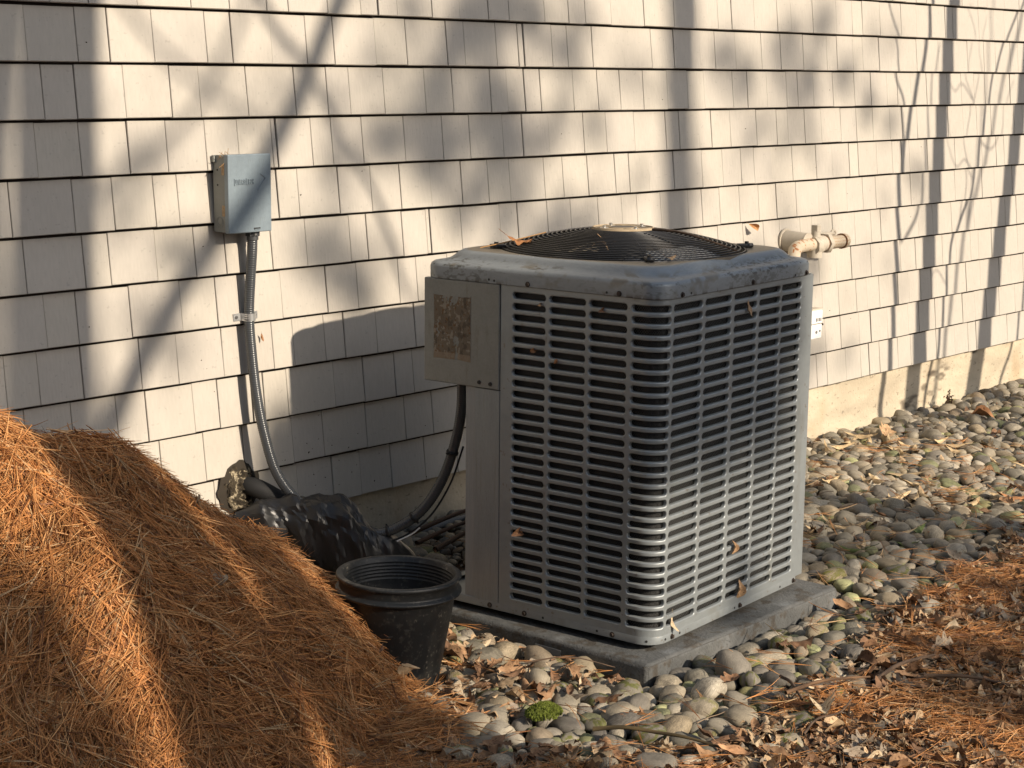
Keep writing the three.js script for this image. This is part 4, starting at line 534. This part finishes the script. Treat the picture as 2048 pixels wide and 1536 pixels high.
{
  const LL = LG.map(() => []);
  for (let i = 0, n = 0; i < 160000 && n < 7000; i++) {
    const x = rr(2.3, 9.2), z = rr(0.05, 3.0); if (onPad(x, z, 0.06) || mound(x, z) > ground(x, z) + 0.04 || Math.hypot(x - POT[0], z - POT[1]) < 0.17 || !seen(x, 0, z, 1.1)) continue; const l = litter(x, z); const near = x > 3.2 && x < 3.75 && z < 1.45 ? 0.16 : 0; if (rnd() > Math.max(l, 0.007, near)) continue;
    const s = Math.pow(rnd(), 2.2) * 0.075 + 0.018, y = ground(x, z) + 0.012 + 0.02 * rnd() + (l < 0.5 ? 0.018 : 0);
    const k = Math.floor(rnd() * 6); LL[k].push({ m: M4(V(x, y, z), eul(rr(-0.5, 0.5) + (rnd() < 0.3 ? 3.14 : 0), rnd() * 6.28, rr(-0.5, 0.5)), V(s, s, s)), c: leafCol() }); n++;
  }
  const lit = thing('leaf_litter', 'dry brown leaves scattered over the ground in front of and right of the stones', null, [0, 0, 0], 0, null, 'stuff'); LL.forEach((l, k) => inst('leaves', LG[k], mLeafW, l, lit));
  // long straw-coloured strips of dry grass among the far stones
  const gl = []; for (let i = 0; i < 110; i++) { const x = rr(5.2, 8.8), z = rr(0.1, 1.5); if (!seen(x, 0, z, 1.1)) continue; const k = rr(0.7, 1.2); gl.push({ m: M4(V(x, ground(x, z) + rr(0.02, 0.05), z), eul(rr(-0.15, 0.15), rnd() * 6.28, rr(-0.6, 0.6)), V(rr(0.05, 0.10), 0.12, rr(0.07, 0.20))), c: rnd() < 0.14 ? lin(0.14 * k, 0.20 * k, 0.06 * k) : lin(0.58 * k, 0.46 * k, 0.28 * k) }); } inst('leaves', LG[4], mLeafW, gl, lit);
  const N = [[], [], []];
  for (let i = 0, n = 0; i < 200000 && n < 8000; i++) {
    const x = rr(2.0, 7.5), z = rr(0.3, 3.1); if (onPad(x, z, 0.03) || mound(x, z) > ground(x, z) + 0.06 || Math.hypot(x - POT[0], z - POT[1]) < 0.16 || !seen(x, 0, z, 1.15)) continue; const l = litter(x, z), foot = sm(0.42, 0.05, Math.hypot(x - 2.9, z - 1.15)); if (rnd() > Math.max(l * (x < 2.95 ? 1 : 0.05 + 0.45 * sm(0.0, 0.4, n3(x * 2.2, 9, z * 2.2))), 0.004, foot * 0.9)) continue;
    const n1 = V(rr(-0.2, 0.2), 1, rr(-0.2, 0.2)).normalize(), d = V(rr(-1, 1), 0, rr(-1, 1)).normalize(); N[n % 3].push({ m: straw(V(x, ground(x, z) + (onPad(x, z) ? 0.05 : 0) + 0.012 + 0.03 * rnd() + (l < 0.4 ? 0.02 : 0), z), n1, d, rr(0.08, 0.17), rr(0.0006, 0.0009)), c: strawCol() }); n++;
  }
  const pn = thing('fallen_pine_needles', 'orange pine needles strewn across the litter and between the stones', null, [0, 0, 0], 0, null, 'stuff'); N.forEach((l, k) => inst('needles', fasc[k], mStraw, l, pn));
  const tw = []; const tg = tube([[-0.5, 0, 0], [-0.2, 0.04, 0.03], [0.15, 0.0, -0.02], [0.5, 0.05, 0.03]], 0.5, 6, 12, v => 1 - 0.5 * v); const twg = tg.clone().scale(1, 1, 1);
  const thin = tube([[-0.5, 0, 0], [-0.2, 0.03, 0.02], [0.15, -0.02, -0.03], [0.5, 0.03, 0.02]], 0.011, 5, 12, v => 1 - 0.5 * v);
  for (let i = 0, n = 0; i < 9000 && n < 420; i++) { const x = rr(2.6, 8.5), z = rr(0.2, 3); if (onPad(x, z, 0.04) || mound(x, z) > ground(x, z) + 0.03 || !seen(x, 0, z)) continue; if (rnd() > 0.1 + 0.9 * litter(x, z)) continue; const s = rr(0.04, 0.17), k = rr(0.5, 1.1); tw.push({ m: M4(V(x, ground(x, z) + 0.03, z), eul(rr(-0.2, 0.2), rnd() * 6.28, rr(-0.2, 0.2)), V(s, s, s)), c: lin(0.24 * k, 0.17 * k, 0.11 * k) }); n++; }
  const tws = thing('fallen_twigs', 'thin broken twigs lying in the leaf litter', null, [0, 0, 0], 0, null, 'stuff'); inst('twigs', thin, std({ roughness: 0.9 }), tw, tws);
}
// leaves one can point at
{
  const one = (k, p, s, r, col, label, group) => { const m = part('dead_leaf', LG[k], std({ map: T.leaf, color: lin(...col), roughness: 0.75, side: THREE.DoubleSide }), scene, p, r); m.scale.setScalar(s); tag(m, label, 'leaf', group); return m; };
  const tanL = [0.52, 0.36, 0.21], brn = [0.40, 0.21, 0.10], pale = [0.60, 0.50, 0.34];
  one(0, [2.99, 0.055, 1.47], 0.15, [0.15, 0.9, -0.1], [0.46, 0.28, 0.15], 'big flat brown oak leaf at the foot of the pine straw, at the bottom edge');
  one(2, [3.88, 0.075, 2.02], 0.12, [-0.2, 2.3, 0.15], pale, 'pale tan lobed oak leaf on the litter in front of the stones');
  one(3, [3.47, 0.06, 2.02], 0.085, [0.2, 0.4, 0.1], [0.55, 0.33, 0.18], 'smooth orange-tan leaf lying at the bottom of the picture below the mossy twig');
  one(1, [6.52, 0.05, 1.27], 0.16, [0.3, 1.0, -0.3], [0.50, 0.25, 0.11], 'reddish brown oak leaf on the far stones at the right edge of the picture');
  one(0, [7.28, 0.055, 0.25], 0.15, [0.3, 2.0, 0.3], tanL, 'tan oak leaf leaning on stones near the foundation right of the air conditioner');
  one(5, [8.12, 0.03, 0.32], 0.14, [-0.1, 0.3, 0.2], brn, 'dark brown leaf on the farthest stones beside the foundation');
  one(2, [4.60, 0.06, 2.0], 0.10, [0.1, 1.2, 0.1], [0.45, 0.37, 0.27], 'crumpled pale leaf at the edge of the stones, right of the large dark stones');
  one(5, [3.235, 0.10, 1.09], 0.085, [-0.9, 0.6, 0.5], [0.55, 0.43, 0.28], 'curled pale leaf standing between the pine straw and the front of the pot');
  one(1, [3.17, 0.16, 1.03], 0.08, [-0.8, 0.7, 0.6], [0.42, 0.27, 0.17], 'curled brown leaf on the mound edge against the side of the pot');
  one(3, [3.14, 0.23, 0.97], 0.08, [-0.6, 1.9, 0.4], [0.36, 0.22, 0.13], 'narrow brown leaf highest of those wedged beside the pot');
  one(1, [2.62, mound(2.62, 1.02) + 0.03, 1.02], 0.10, [0.4, 0.6, 0.5], [0.38, 0.31, 0.22], 'grey-brown twisted leaf half way up the face of the pine straw mound');
  one(5, [2.76, mound(2.76, 0.78) + 0.03, 0.78], 0.09, [0.3, 2.2, -0.4], [0.40, 0.34, 0.25], 'pale twisted leaf on the upper right flank of the pine straw mound');
  one(4, [3.655, 0.877, 0.004], 0.028, [1.45, 0.2, 0.4], brn, 'tiny curled brown leaf stuck to the shingles beside the conduit strap');
  one(5, [6.46, 1.07, 0.02], 0.055, [0.9, 0.9, 0.7], [0.58, 0.32, 0.14], 'orange-brown leaf hanging in a web left of the beige pipe valve');
  one(5, [3.435, 0.27, 0.03], 0.10, [1.2, 0.3, 0.2], [0.24, 0.10, 0.045], 'dark red-brown leaf standing in front of the pale blue paper tag');
  // scraps caught in the guard and on the fan grille
  const local = (u, y, v, off) => { const c = Math.cos(0.0768), s = Math.sin(0.0768); const U = u, Wv = -v; return v === null ? null : [3.9103 + c * U + s * Wv, y, 1.4329 - s * U + c * Wv]; };
  const caught = (face, s, y, k, sz, col, label) => { const p = face === 'L' ? local(-0.004, y, s) : local(s, y, -0.004); one(k, p, sz, [rr(1.0, 1.8), face === 'L' ? -1.5 : rr(-0.4, 0.4), rr(-0.6, 0.6)], col, label); };
  caught('L', 0.45, 0.985 - 0.065, 3, 0.036, brn, 'small brown leaf scrap by the sixth slot of the leftmost guard column');
  caught('L', 0.425, 1.062, 3, 0.026, tanL, 'small tan leaf scrap at the right end of the top left slot of the guard');
  caught('L', 0.495, 0.352, 5, 0.05, [0.36, 0.20, 0.11], 'brown leaf poking out of the left column of the guard in its lower third');
  caught('L', 0.36, 0.897, 4, 0.04, [0.45, 0.22, 0.1], 'thin rust-brown leaf scrap in the second column of the guard, upper part');
  caught('L', 0.20, 1.063, 5, 0.03, [0.34, 0.2, 0.12], 'dark leaf scrap in the top slot just left of the rounded corner');
  caught('R', 0.475, 1.037, 3, 0.05, [0.42, 0.3, 0.19], 'brown curled leaf hanging over the second slot row, front face of guard');
  caught('R', 0.44, 0.30, 5, 0.042, [0.42, 0.28, 0.16], 'tan leaf scrap in the lower middle of the front face of the guard');
  caught('R', 0.48, 0.155, 5, 0.06, tanL, 'crumpled tan leaf in the bottom slot in the middle of the front face');
  caught('R', 0.10, 0.14, 4, 0.055, pale, 'pale narrow leaf hanging from the bottom slot just right of the rounded corner');
  const topP = (dx, dz, h) => { const c = Math.cos(0.0768), s = Math.sin(0.0768), u = 0.449 + dx, w = -0.438 + dz; return [3.9103 + c * u + s * w, h, 1.4329 - s * u + c * w]; };
  one(3, topP(-0.125, 0.04, 1.222), 0.10, [0.1, 1.6, 0.1], [0.55, 0.38, 0.22], 'light brown leaf under the fan grille wires just in front of the hub plate');
  one(5, topP(-0.185, 0.04, 1.215), 0.06, [0.2, 0.6, 0.1], [0.52, 0.36, 0.2], 'small light brown leaf under the grille wires, lower of two before the hub');
  one(1, topP(-0.277, -0.205, 1.225), 0.09, [0.2, 0.5, -0.2], [0.42, 0.2, 0.08], 'curled rust-brown leaf caught on the left side of the fan grille');
  one(4, topP(-0.228, 0.321, 1.205), 0.05, [0.1, 1.5, 0.1], [0.42, 0.3, 0.18], 'short curled leaf on the front edge of the fan grille');
  const tw = part('twig', tube([topP(-0.06, 0.15, 1.266), topP(-0.07, 0.228, 1.266), topP(-0.085, 0.297, 1.261), topP(-0.06, 0.365, 1.241), topP(0.012, 0.406, 1.213)], 0.0042, 8, 30, (v, s) => 1.1 - 0.5 * v + 0.1 * n3(s * 30, 0, 1)), mTwig, scene); tag(tw, 'brown bent twig lying across the front right of the fan grille', 'twig');
  const tw2 = part('pine_needle', tube([topP(-0.33, -0.31, 1.198), topP(-0.282, -0.251, 1.215), topP(-0.19, -0.16, 1.246)], 0.002, 6, 20), std({ color: lin(0.45, 0.26, 0.11), roughness: 0.7 }), scene); tag(tw2, 'single long pine needle across the left side of the fan grille', 'pine needle');
}
// sticks one can point at
{
  const st = (pts, r, label, mat = mTwig) => { const m = part('stick', tube(pts.map(p => [p[0], ground(p[0], p[1]) + p[2], p[1]]), r, 8, 30, (v, s) => 1.15 - 0.5 * v + 0.15 * n3(s * 25, r * 900, 1)), mat, scene); tag(m, label, 'stick'); };
  st([[3.33, 1.68, 0.05], [3.37, 1.75, 0.062], [3.41, 1.83, 0.058], [3.43, 1.90, 0.06], [3.46, 1.99, 0.05]], 0.0055, 'mossy grey twig on the stones at the bottom of the picture', std({ map: rep(T.bark, 8, 8), color: lin(0.75, 0.80, 0.50), roughness: 0.95 }));
  st([[3.86, 1.92, 0.075], [3.97, 1.95, 0.085], [4.05, 1.99, 0.085], [4.13, 2.02, 0.075]], 0.0052, 'pale straight stick resting on the stones above the lobed oak leaf', std({ map: rep(T.bark, 8, 8), color: lin(1.3, 1.1, 0.85), roughness: 0.9 }));
  st([[4.02, 1.80, 0.05], [3.95, 1.88, 0.07], [3.88, 1.96, 0.06]], 0.005, 'short dark knotted stick between the stones behind the pale straight stick');
  st([[3.70, 2.08, 0.045], [3.80, 2.06, 0.055], [3.86, 2.085, 0.06], [3.95, 2.07, 0.07]], 0.0032, 'thin grey forked twig in the litter below the lobed oak leaf');
  st([[4.18, 2.0, 0.04], [4.33, 2.0, 0.055], [4.48, 2.03, 0.05]], 0.006, 'brown stick lying in the needles at the right of the stones');
  st([[4.33, 2.08, 0.04], [4.38, 2.19, 0.05], [4.42, 2.30, 0.04]], 0.0055, 'dark stick half buried in litter near the right edge of the picture');
  st([[3.55, 1.25, 0.075], [3.65, 1.33, 0.085], [3.76, 1.41, 0.07]], 0.0022, 'thin straight twig across the stones in front of the left pad edge');
  const cane = std({ map: rep(T.bark, 8, 3), color: lin(0.75, 0.52, 0.32), roughness: 0.7 });
  st([[4.12, 0.22, 0.075], [4.35, 0.19, 0.085], [4.62, 0.17, 0.09]], 0.0085, 'upper brown cane lying behind the pot along the wall', cane);
  st([[4.10, 0.27, 0.06], [4.33, 0.24, 0.07], [4.60, 0.24, 0.07]], 0.0075, 'middle brown cane lying behind the pot along the wall', cane);
  st([[4.13, 0.33, 0.05], [4.34, 0.29, 0.06], [4.55, 0.30, 0.06]], 0.009, 'lowest dark cane lying behind the pot along the wall');
  const w = thing('dried_weed', 'dried brown weed stalk at the foot of the foundation on the right', 'weed', [8.28, ground(8.28, 0.05), 0.05]); const ws = [], wl = []; for (let k = 0; k < 4; k++) { const h = rr(0.08, 0.15), dx = rr(-0.05, 0.05); ws.push(tube([[0, 0, 0], [dx * 0.5, h * 0.5, 0.01], [dx, h, 0.015]], 0.002, 5, 8)); for (let i = 0; i < 14; i++) wl.push(LG[5].clone().scale(0.016, 0.016, 0.016).rotateX(rnd() * 6).rotateY(rnd() * 6).translate(dx * i / 14 + rr(-0.01, 0.01), h * (0.3 + 0.7 * i / 14), 0.01 + rr(-0.008, 0.008))); } part('stalk', ws, mTwig, w); part('seed_head', wl, std({ color: lin(0.10, 0.06, 0.035), roughness: 1, side: THREE.DoubleSide }), w);
  const ms = [], mg = merge([0, 1, 2].map(k => new THREE.PlaneGeometry(0.004, 0.009, 1, 1).rotateY(k * 1.05))); for (let i = 0; i < 900; i++) { const a = rnd() * 6.28, r = Math.sqrt(rnd()), x = 3.345 + Math.cos(a) * r * 0.055, z = 1.50 + Math.sin(a) * r * 0.045; const k = rr(0.6, 1.3); ms.push({ m: M4(V(x, ground(x, z) + 0.045 + 0.025 * (1 - r * r), z), eul(rr(-0.7, 0.7), rnd() * 6, rr(-0.7, 0.7)), V(1, rr(0.7, 1.5), 1)), c: lin(0.20 * k, 0.24 * k, 0.04 * k) }); }
  const mo = inst('moss_clump', mg, std({ roughness: 0.9, side: THREE.DoubleSide }), ms, scene); tag(mo, 'bright green tuft of moss on a stone at the bottom of the picture', 'moss', null, 'stuff');
}

// ---------------------------------------------------------------- trees behind and beside the camera that shade the place
// a point in front of the wall, z metres out, whose shadow falls at (x, y) on the wall
const SX = SUN.x / SUN.z, SY = SUN.y / SUN.z, out = (x, y, z) => V(x + SX * z, y + SY * z, z);
const tuft = (() => { const gs = []; for (let k = 0; k < 26; k++) { const d = V(rr(-1, 1), rr(-0.6, 1), rr(-1, 1)).normalize(), s = V(rr(-1, 1), rr(-1, 1), rr(-1, 1)).cross(d).normalize().multiplyScalar(0.0017), e = d.clone().multiplyScalar(rr(0.09, 0.14)); const g = new THREE.BufferGeometry(); g.setAttribute('position', new THREE.Float32BufferAttribute([s.x, s.y, s.z, -s.x, -s.y, -s.z, e.x, e.y, e.z], 3)); gs.push(g); } const g = mergeGeometries(gs); g.computeVertexNormals(); return g; })();
const patches = (n, x0, x1, y0, y1, d) => [...Array(n)].map(() => [rr(x0, x1), rr(y0, y1), rr(0.035, 0.085), rr(0.25, 1) * d, rnd() < 0.7 ? rr(0.5, 1.4) : rr(-1.3, -0.5), rr(1.6, 3.6)]);
function tree(name, label, wx, z, rad, h, opt = {}) {
  const b = out(wx, 0, z), x = b.x, t = thing(name, label, 'tree', [x, ground(x, z) - 0.05, z]); const lean = opt.lean ?? 0;
  const P = []; for (let i = 0; i <= 10; i++) { const v = i / 10; P.push(V(lean * (v * h - SY * z - 1) + 0.03 * rad * 10 * n3(v * 3, wx, 2), v * h, 0.05 * n3(v * 2, 5, wx))); }
  part('trunk', tube(P, rad, 20, 60, (v, s, a) => (1 - 0.45 * v) / (1 - 0.45 * (SY * z + 1) / h) * (1 + 0.05 * n3(s * 3, a * 2, wx))), mBark, t);
  for (const l of opt.limbs ?? []) { const r0 = l.r, pts = l.p.map(q => { const o = out(q[0], q[1], l.z ?? z); return V(o.x - x, o.y - t.position.y, o.z - z); }); part('limb', tube(pts, r0, 10, 40, (v, s) => 1 - (l.taper ?? 0.5) * v + 0.08 * n3(s * 4, r0 * 90, 1)), mBark, t); }
  if (opt.clumps) {
    const L = []; for (const [cx, cy, r, d, an = 0.8, as = 1.35] of opt.clumps) { const N = Math.round(d * 3.6 * r * r * 3.14 / 0.0026); for (let i = 0; i < N; i++) { const a = rnd() * 6.28, q = Math.sqrt(rnd()) * r * rr(0.75, 1.2), zz = (opt.cz ?? z) + rr(-0.5, 0.5) * 1.4; const ux = Math.cos(a) * q * Math.sqrt(as), uy = Math.sin(a) * q / Math.sqrt(as), o = out(cx + ux * Math.cos(an) - uy * Math.sin(an), cy + ux * Math.sin(an) + uy * Math.cos(an), zz); L.push({ m: M4(V(o.x - x, o.y - t.position.y, o.z - z), eul(rnd() * 6, rnd() * 6, rnd() * 6), V(1, 1, 1).multiplyScalar(rr(0.8, 1.2))) }); } }
    inst('crown', tuft, mNeedleGreen, L, t);
  }
  return t;
}
tree('oak_tree', 'thick grey tree with slanting limbs, leftmost of those outside the picture', 2.885, 5.0, 0.150, 7.5, { lean: 0.075, limbs: [
  { r: 0.044, taper: 0.2, p: [[2.90, 0.42], [3.066, 0.67], [3.212, 0.90], [3.341, 1.059], [3.555, 1.296], [3.72, 1.497], [3.815, 1.62], [3.934, 1.833], [4.03, 1.99], [4.3, 2.5]] },
  { r: 0.020, taper: 0.4, p: [[3.60, 2.15], [3.701, 1.922], [3.783, 1.83], [3.857, 1.768], [3.954, 1.622], [4.031, 1.506], [4.146, 1.368], [4.264, 1.137], [4.325, 0.956]] },
  { r: 0.013, taper: 0.3, z: 6.5, p: [[3.05, 2.1], [3.208, 1.878], [3.297, 1.792], [3.389, 1.718], [3.484, 1.657], [3.623, 1.594], [3.8, 1.50]] },
  { r: 0.022, taper: 0.4, z: 7, p: [[2.9, 1.25], [3.029, 1.353], [3.121, 1.438], [3.289, 1.523], [3.40, 1.60], [3.465, 1.672], [3.537, 1.795], [3.61, 1.92], [3.72, 2.2]] } ] });
tree('oak_tree', 'thick bare trunk left of the forked tree outside the picture', 2.53, 5.6, 0.185, 7, { lean: 0.12 });
tree('pine_tree', 'tall pine with low boughs, second from the left of the trees outside the picture', 2.92, 9.6, 0.12, 12, { clumps: [[4.75, 1.95, 0.14, 1], [4.6, 1.88, 0.11, 0.9], [4.95, 1.95, 0.10, 0.9], [4.45, 1.62, 0.13, 0.8], [4.75, 1.60, 0.15, 1], [4.87, 1.45, 0.12, 1], [4.5, 1.45, 0.12, 0.9], [4.30, 1.50, 0.08, 0.6], [4.62, 1.28, 0.12, 0.6], [4.9, 1.25, 0.10, 0.6], [3.95, 1.15, 0.10, 0.45], [4.06, 1.05, 0.10, 0.45], [4.12, 0.97, 0.08, 0.4], [3.45, 1.15, 0.07, 0.6], [3.12, 1.29, 0.06, 0.5], [3.22, 1.0, 0.06, 0.4], [3.35, 1.2, 0.05, 0.4], [4.35, 1.95, 0.08, 0.5], [4.3, 1.75, 0.06, 0.5],
  ...[...Array(56)].map((_, i) => { const c = i % 8, r = Math.floor(i / 8); return [3.72 + c * 0.115, -0.06 + r * 0.1, 0.095, c > 6 && r < 3 ? 0.1 : (c == 3 || c == 4) && r > 5 ? 0.15 : r == 0 ? 0.25 : r == 1 ? 0.5 : 0.72]; }), [3.12, 0.12, 0.10, 0.6], [2.66, -0.2, 0.12, 0.8], [3.05, -0.35, 0.12, 0.8], [2.75, -0.45, 0.12, 0.7], [3.72, 0.2, 0.12, 0.8], [3.35, -0.1, 0.16, 1], [3.25, -0.35, 0.12, 0.7], [3.5, -0.05, 0.12, 0.9],
  ...patches(64, 3.9, 5.8, 0.85, 2.05, 0.42), ...patches(22, 3.05, 3.9, 0.7, 1.8, 0.35), [1.80, -0.10, 0.23, 1.8], [1.82, -0.38, 0.24, 1.8], [1.84, 0.20, 0.11, 0.6], [2.16, 0.17, 0.05, 0.5], [2.55, -0.3, 0.14, 0.6], [3.0, -0.45, 0.12, 0.6]] });
tree('pine_tree', 'tall pine in the middle of the trees outside the picture', 5.93, 10.4, 0.11, 12, { clumps: [[5.1, 1.5, 0.08, 0.5], [5.2, 1.85, 0.10, 0.5], [5.35, 1.55, 0.08, 0.45], [5.6, 1.75, 0.07, 0.35], [5.1, 1.1, 0.10, 0.45], [6.2, 1.8, 0.10, 0.5], [6.35, 1.7, 0.10, 0.55], [6.7, 1.85, 0.12, 0.55], [6.85, 1.7, 0.12, 0.55], [7.0, 1.95, 0.10, 0.5], [7.2, 1.75, 0.10, 0.45], [7.42, 1.65, 0.06, 0.35], [6.75, 1.5, 0.07, 0.3], [6.5, 0.95, 0.06, 0.3], [7.0, 0.85, 0.08, 0.35], [7.3, 0.4, 0.06, 0.25],
  ...patches(48, 6.0, 8.0, 0.3, 2.05, 0.34), [5.25, -0.50, 0.14, 0.9], [5.55, -0.58, 0.15, 0.9], [5.05, -0.45, 0.12, 0.9], [5.85, -0.62, 0.12, 0.7], [4.4, -0.95, 0.14, 0.6], [4.75, -1.0, 0.16, 0.6], [4.1, -1.05, 0.15, 0.6], [5.1, -0.85, 0.12, 0.6], [4.3, -0.55, 0.10, 0.5]] });
tree('pine_tree', 'broad pine left of the picture that keeps the ground behind the mound in shade', 0.4, 8.5, 0.13, 11, { clumps: [...Array(26)].map((_, i) => [-2.6 + (i % 7) * 0.56 + rr(-0.1, 0.1), -2.9 + Math.floor(i / 7) * 0.85 + rr(-0.15, 0.15), 0.55, 0.55]) });
tree('slim_tree', 'slim straight tree between the two pines outside the picture', 5.905, 4.6, 0.073, 6.5, { lean: 0.05 });
tree('slim_tree', 'slim straight tree among the saplings right of the picture', 8.11, 2.1, 0.066, 5, { lean: 0.085, limbs: [
  { r: 0.011, taper: 0.5, z: 2.2, p: [[7.82, 0.92], [7.969, 1.065], [8.013, 1.277], [8.016, 1.389], [8.026, 1.589], [8.051, 1.737], [8.11, 1.9]] }] });
tree('slim_tree', 'slim leaning tree farthest right outside the picture', 8.90, 2.3, 0.072, 5, { lean: 0.21 });
function sapling(label, z, r, pts, extra = []) {
  const a = out(...pts[0], z), t = thing('sapling', label, 'sapling', [a.x, 0, z]); const P = pts.map(p => { const o = out(...p, z); return V(o.x - a.x, o.y, 0.02 * n3(p[1] * 3, p[0], 1)); }); P.unshift(V(0.02, 0, 0));
  part('trunk', tube(P, r, 8, 60, v => 1.2 - 0.6 * v), mBark, t);
  for (const e of extra) part('twig', tube(e.p.map(p => { const o = out(...p, z + (e.dz ?? 0.1)); return V(o.x - a.x, o.y, (e.dz ?? 0.1) + 0.03 * n3(p[1] * 4, p[0] * 3, 2)); }), e.r, 6, 40, v => 1 - 0.5 * v), mBark, t);
}
sapling('bare sapling with a kinked stem, leftmost of the saplings right of the picture', 1.75, 0.023, [[7.70, -0.2], [7.714, 0.07], [7.75, 0.321], [7.776, 0.624], [7.769, 0.951], [7.762, 1.125], [7.775, 1.297], [7.825, 1.492], [7.874, 1.639], [7.922, 1.761], [7.977, 1.908], [7.992, 2.055], [8.0, 2.5]], [{ r: 0.011, p: [[7.775, 1.30], [7.753, 1.615], [7.70, 1.72], [7.686, 1.80], [7.689, 1.879], [7.606, 2.043], [7.55, 2.3]] }]);
sapling('bare thin sapling with curling side twigs, right of the kinked sapling', 1.6, 0.013, [[8.15, -0.2], [8.183, 0.111], [8.255, 0.342], [8.296, 0.603], [8.332, 0.863], [8.42, 1.0], [8.498, 1.09], [8.55, 1.2], [8.582, 1.323], [8.627, 1.505], [8.678, 1.688], [8.795, 1.897], [8.957, 2.085], [9.2, 2.4]], [
  { r: 0.0045, p: [[8.40, 0.98], [8.47, 1.22], [8.42, 1.40], [8.48, 1.60], [8.40, 1.75], [8.46, 1.95], [8.38, 2.1]] }, { r: 0.004, p: [[8.55, 1.2], [8.42, 1.30], [8.33, 1.27], [8.25, 1.40], [8.22, 1.60]] }, { r: 0.0045, p: [[8.60, 1.40], [8.72, 1.36], [8.82, 1.44], [8.86, 1.60], [8.95, 1.72]] }, { r: 0.004, p: [[8.47, 1.62], [8.36, 1.70], [8.28, 1.66], [8.22, 1.74], [8.24, 1.9]] }, { r: 0.0035, p: [[8.48, 1.60], [8.55, 1.75], [8.53, 1.9], [8.60, 2.05]] }, { r: 0.004, p: [[8.30, 0.65], [8.20, 0.75], [8.15, 0.72], [8.08, 0.62]] }]);
sapling('bare sapling with a wide soft shadow, farthest of the saplings right of the picture', 3.4, 0.017, [[8.25, -0.4], [8.312, 0.309], [8.39, 0.594], [8.467, 0.88], [8.554, 1.087], [8.667, 1.32], [8.774, 1.609], [8.95, 1.95], [9.1, 2.3]], [{ r: 0.012, p: [[8.45, 0.8], [8.60, 1.5], [8.64, 2.0], [8.66, 2.4]], dz: 0.5 }, { r: 0.014, p: [[8.774, 1.609], [8.911, 1.899], [8.982, 2.033], [9.1, 2.3]] }]);
sapling('short crooked sapling nearest the far end of the wall, right of the picture', 1.9, 0.014, [[9.0, -0.3], [9.033, 0.057], [9.135, 0.216], [9.17, 0.327], [9.209, 0.493], [9.3, 0.9], [9.35, 1.6]]);

renderer.render(scene, camera);
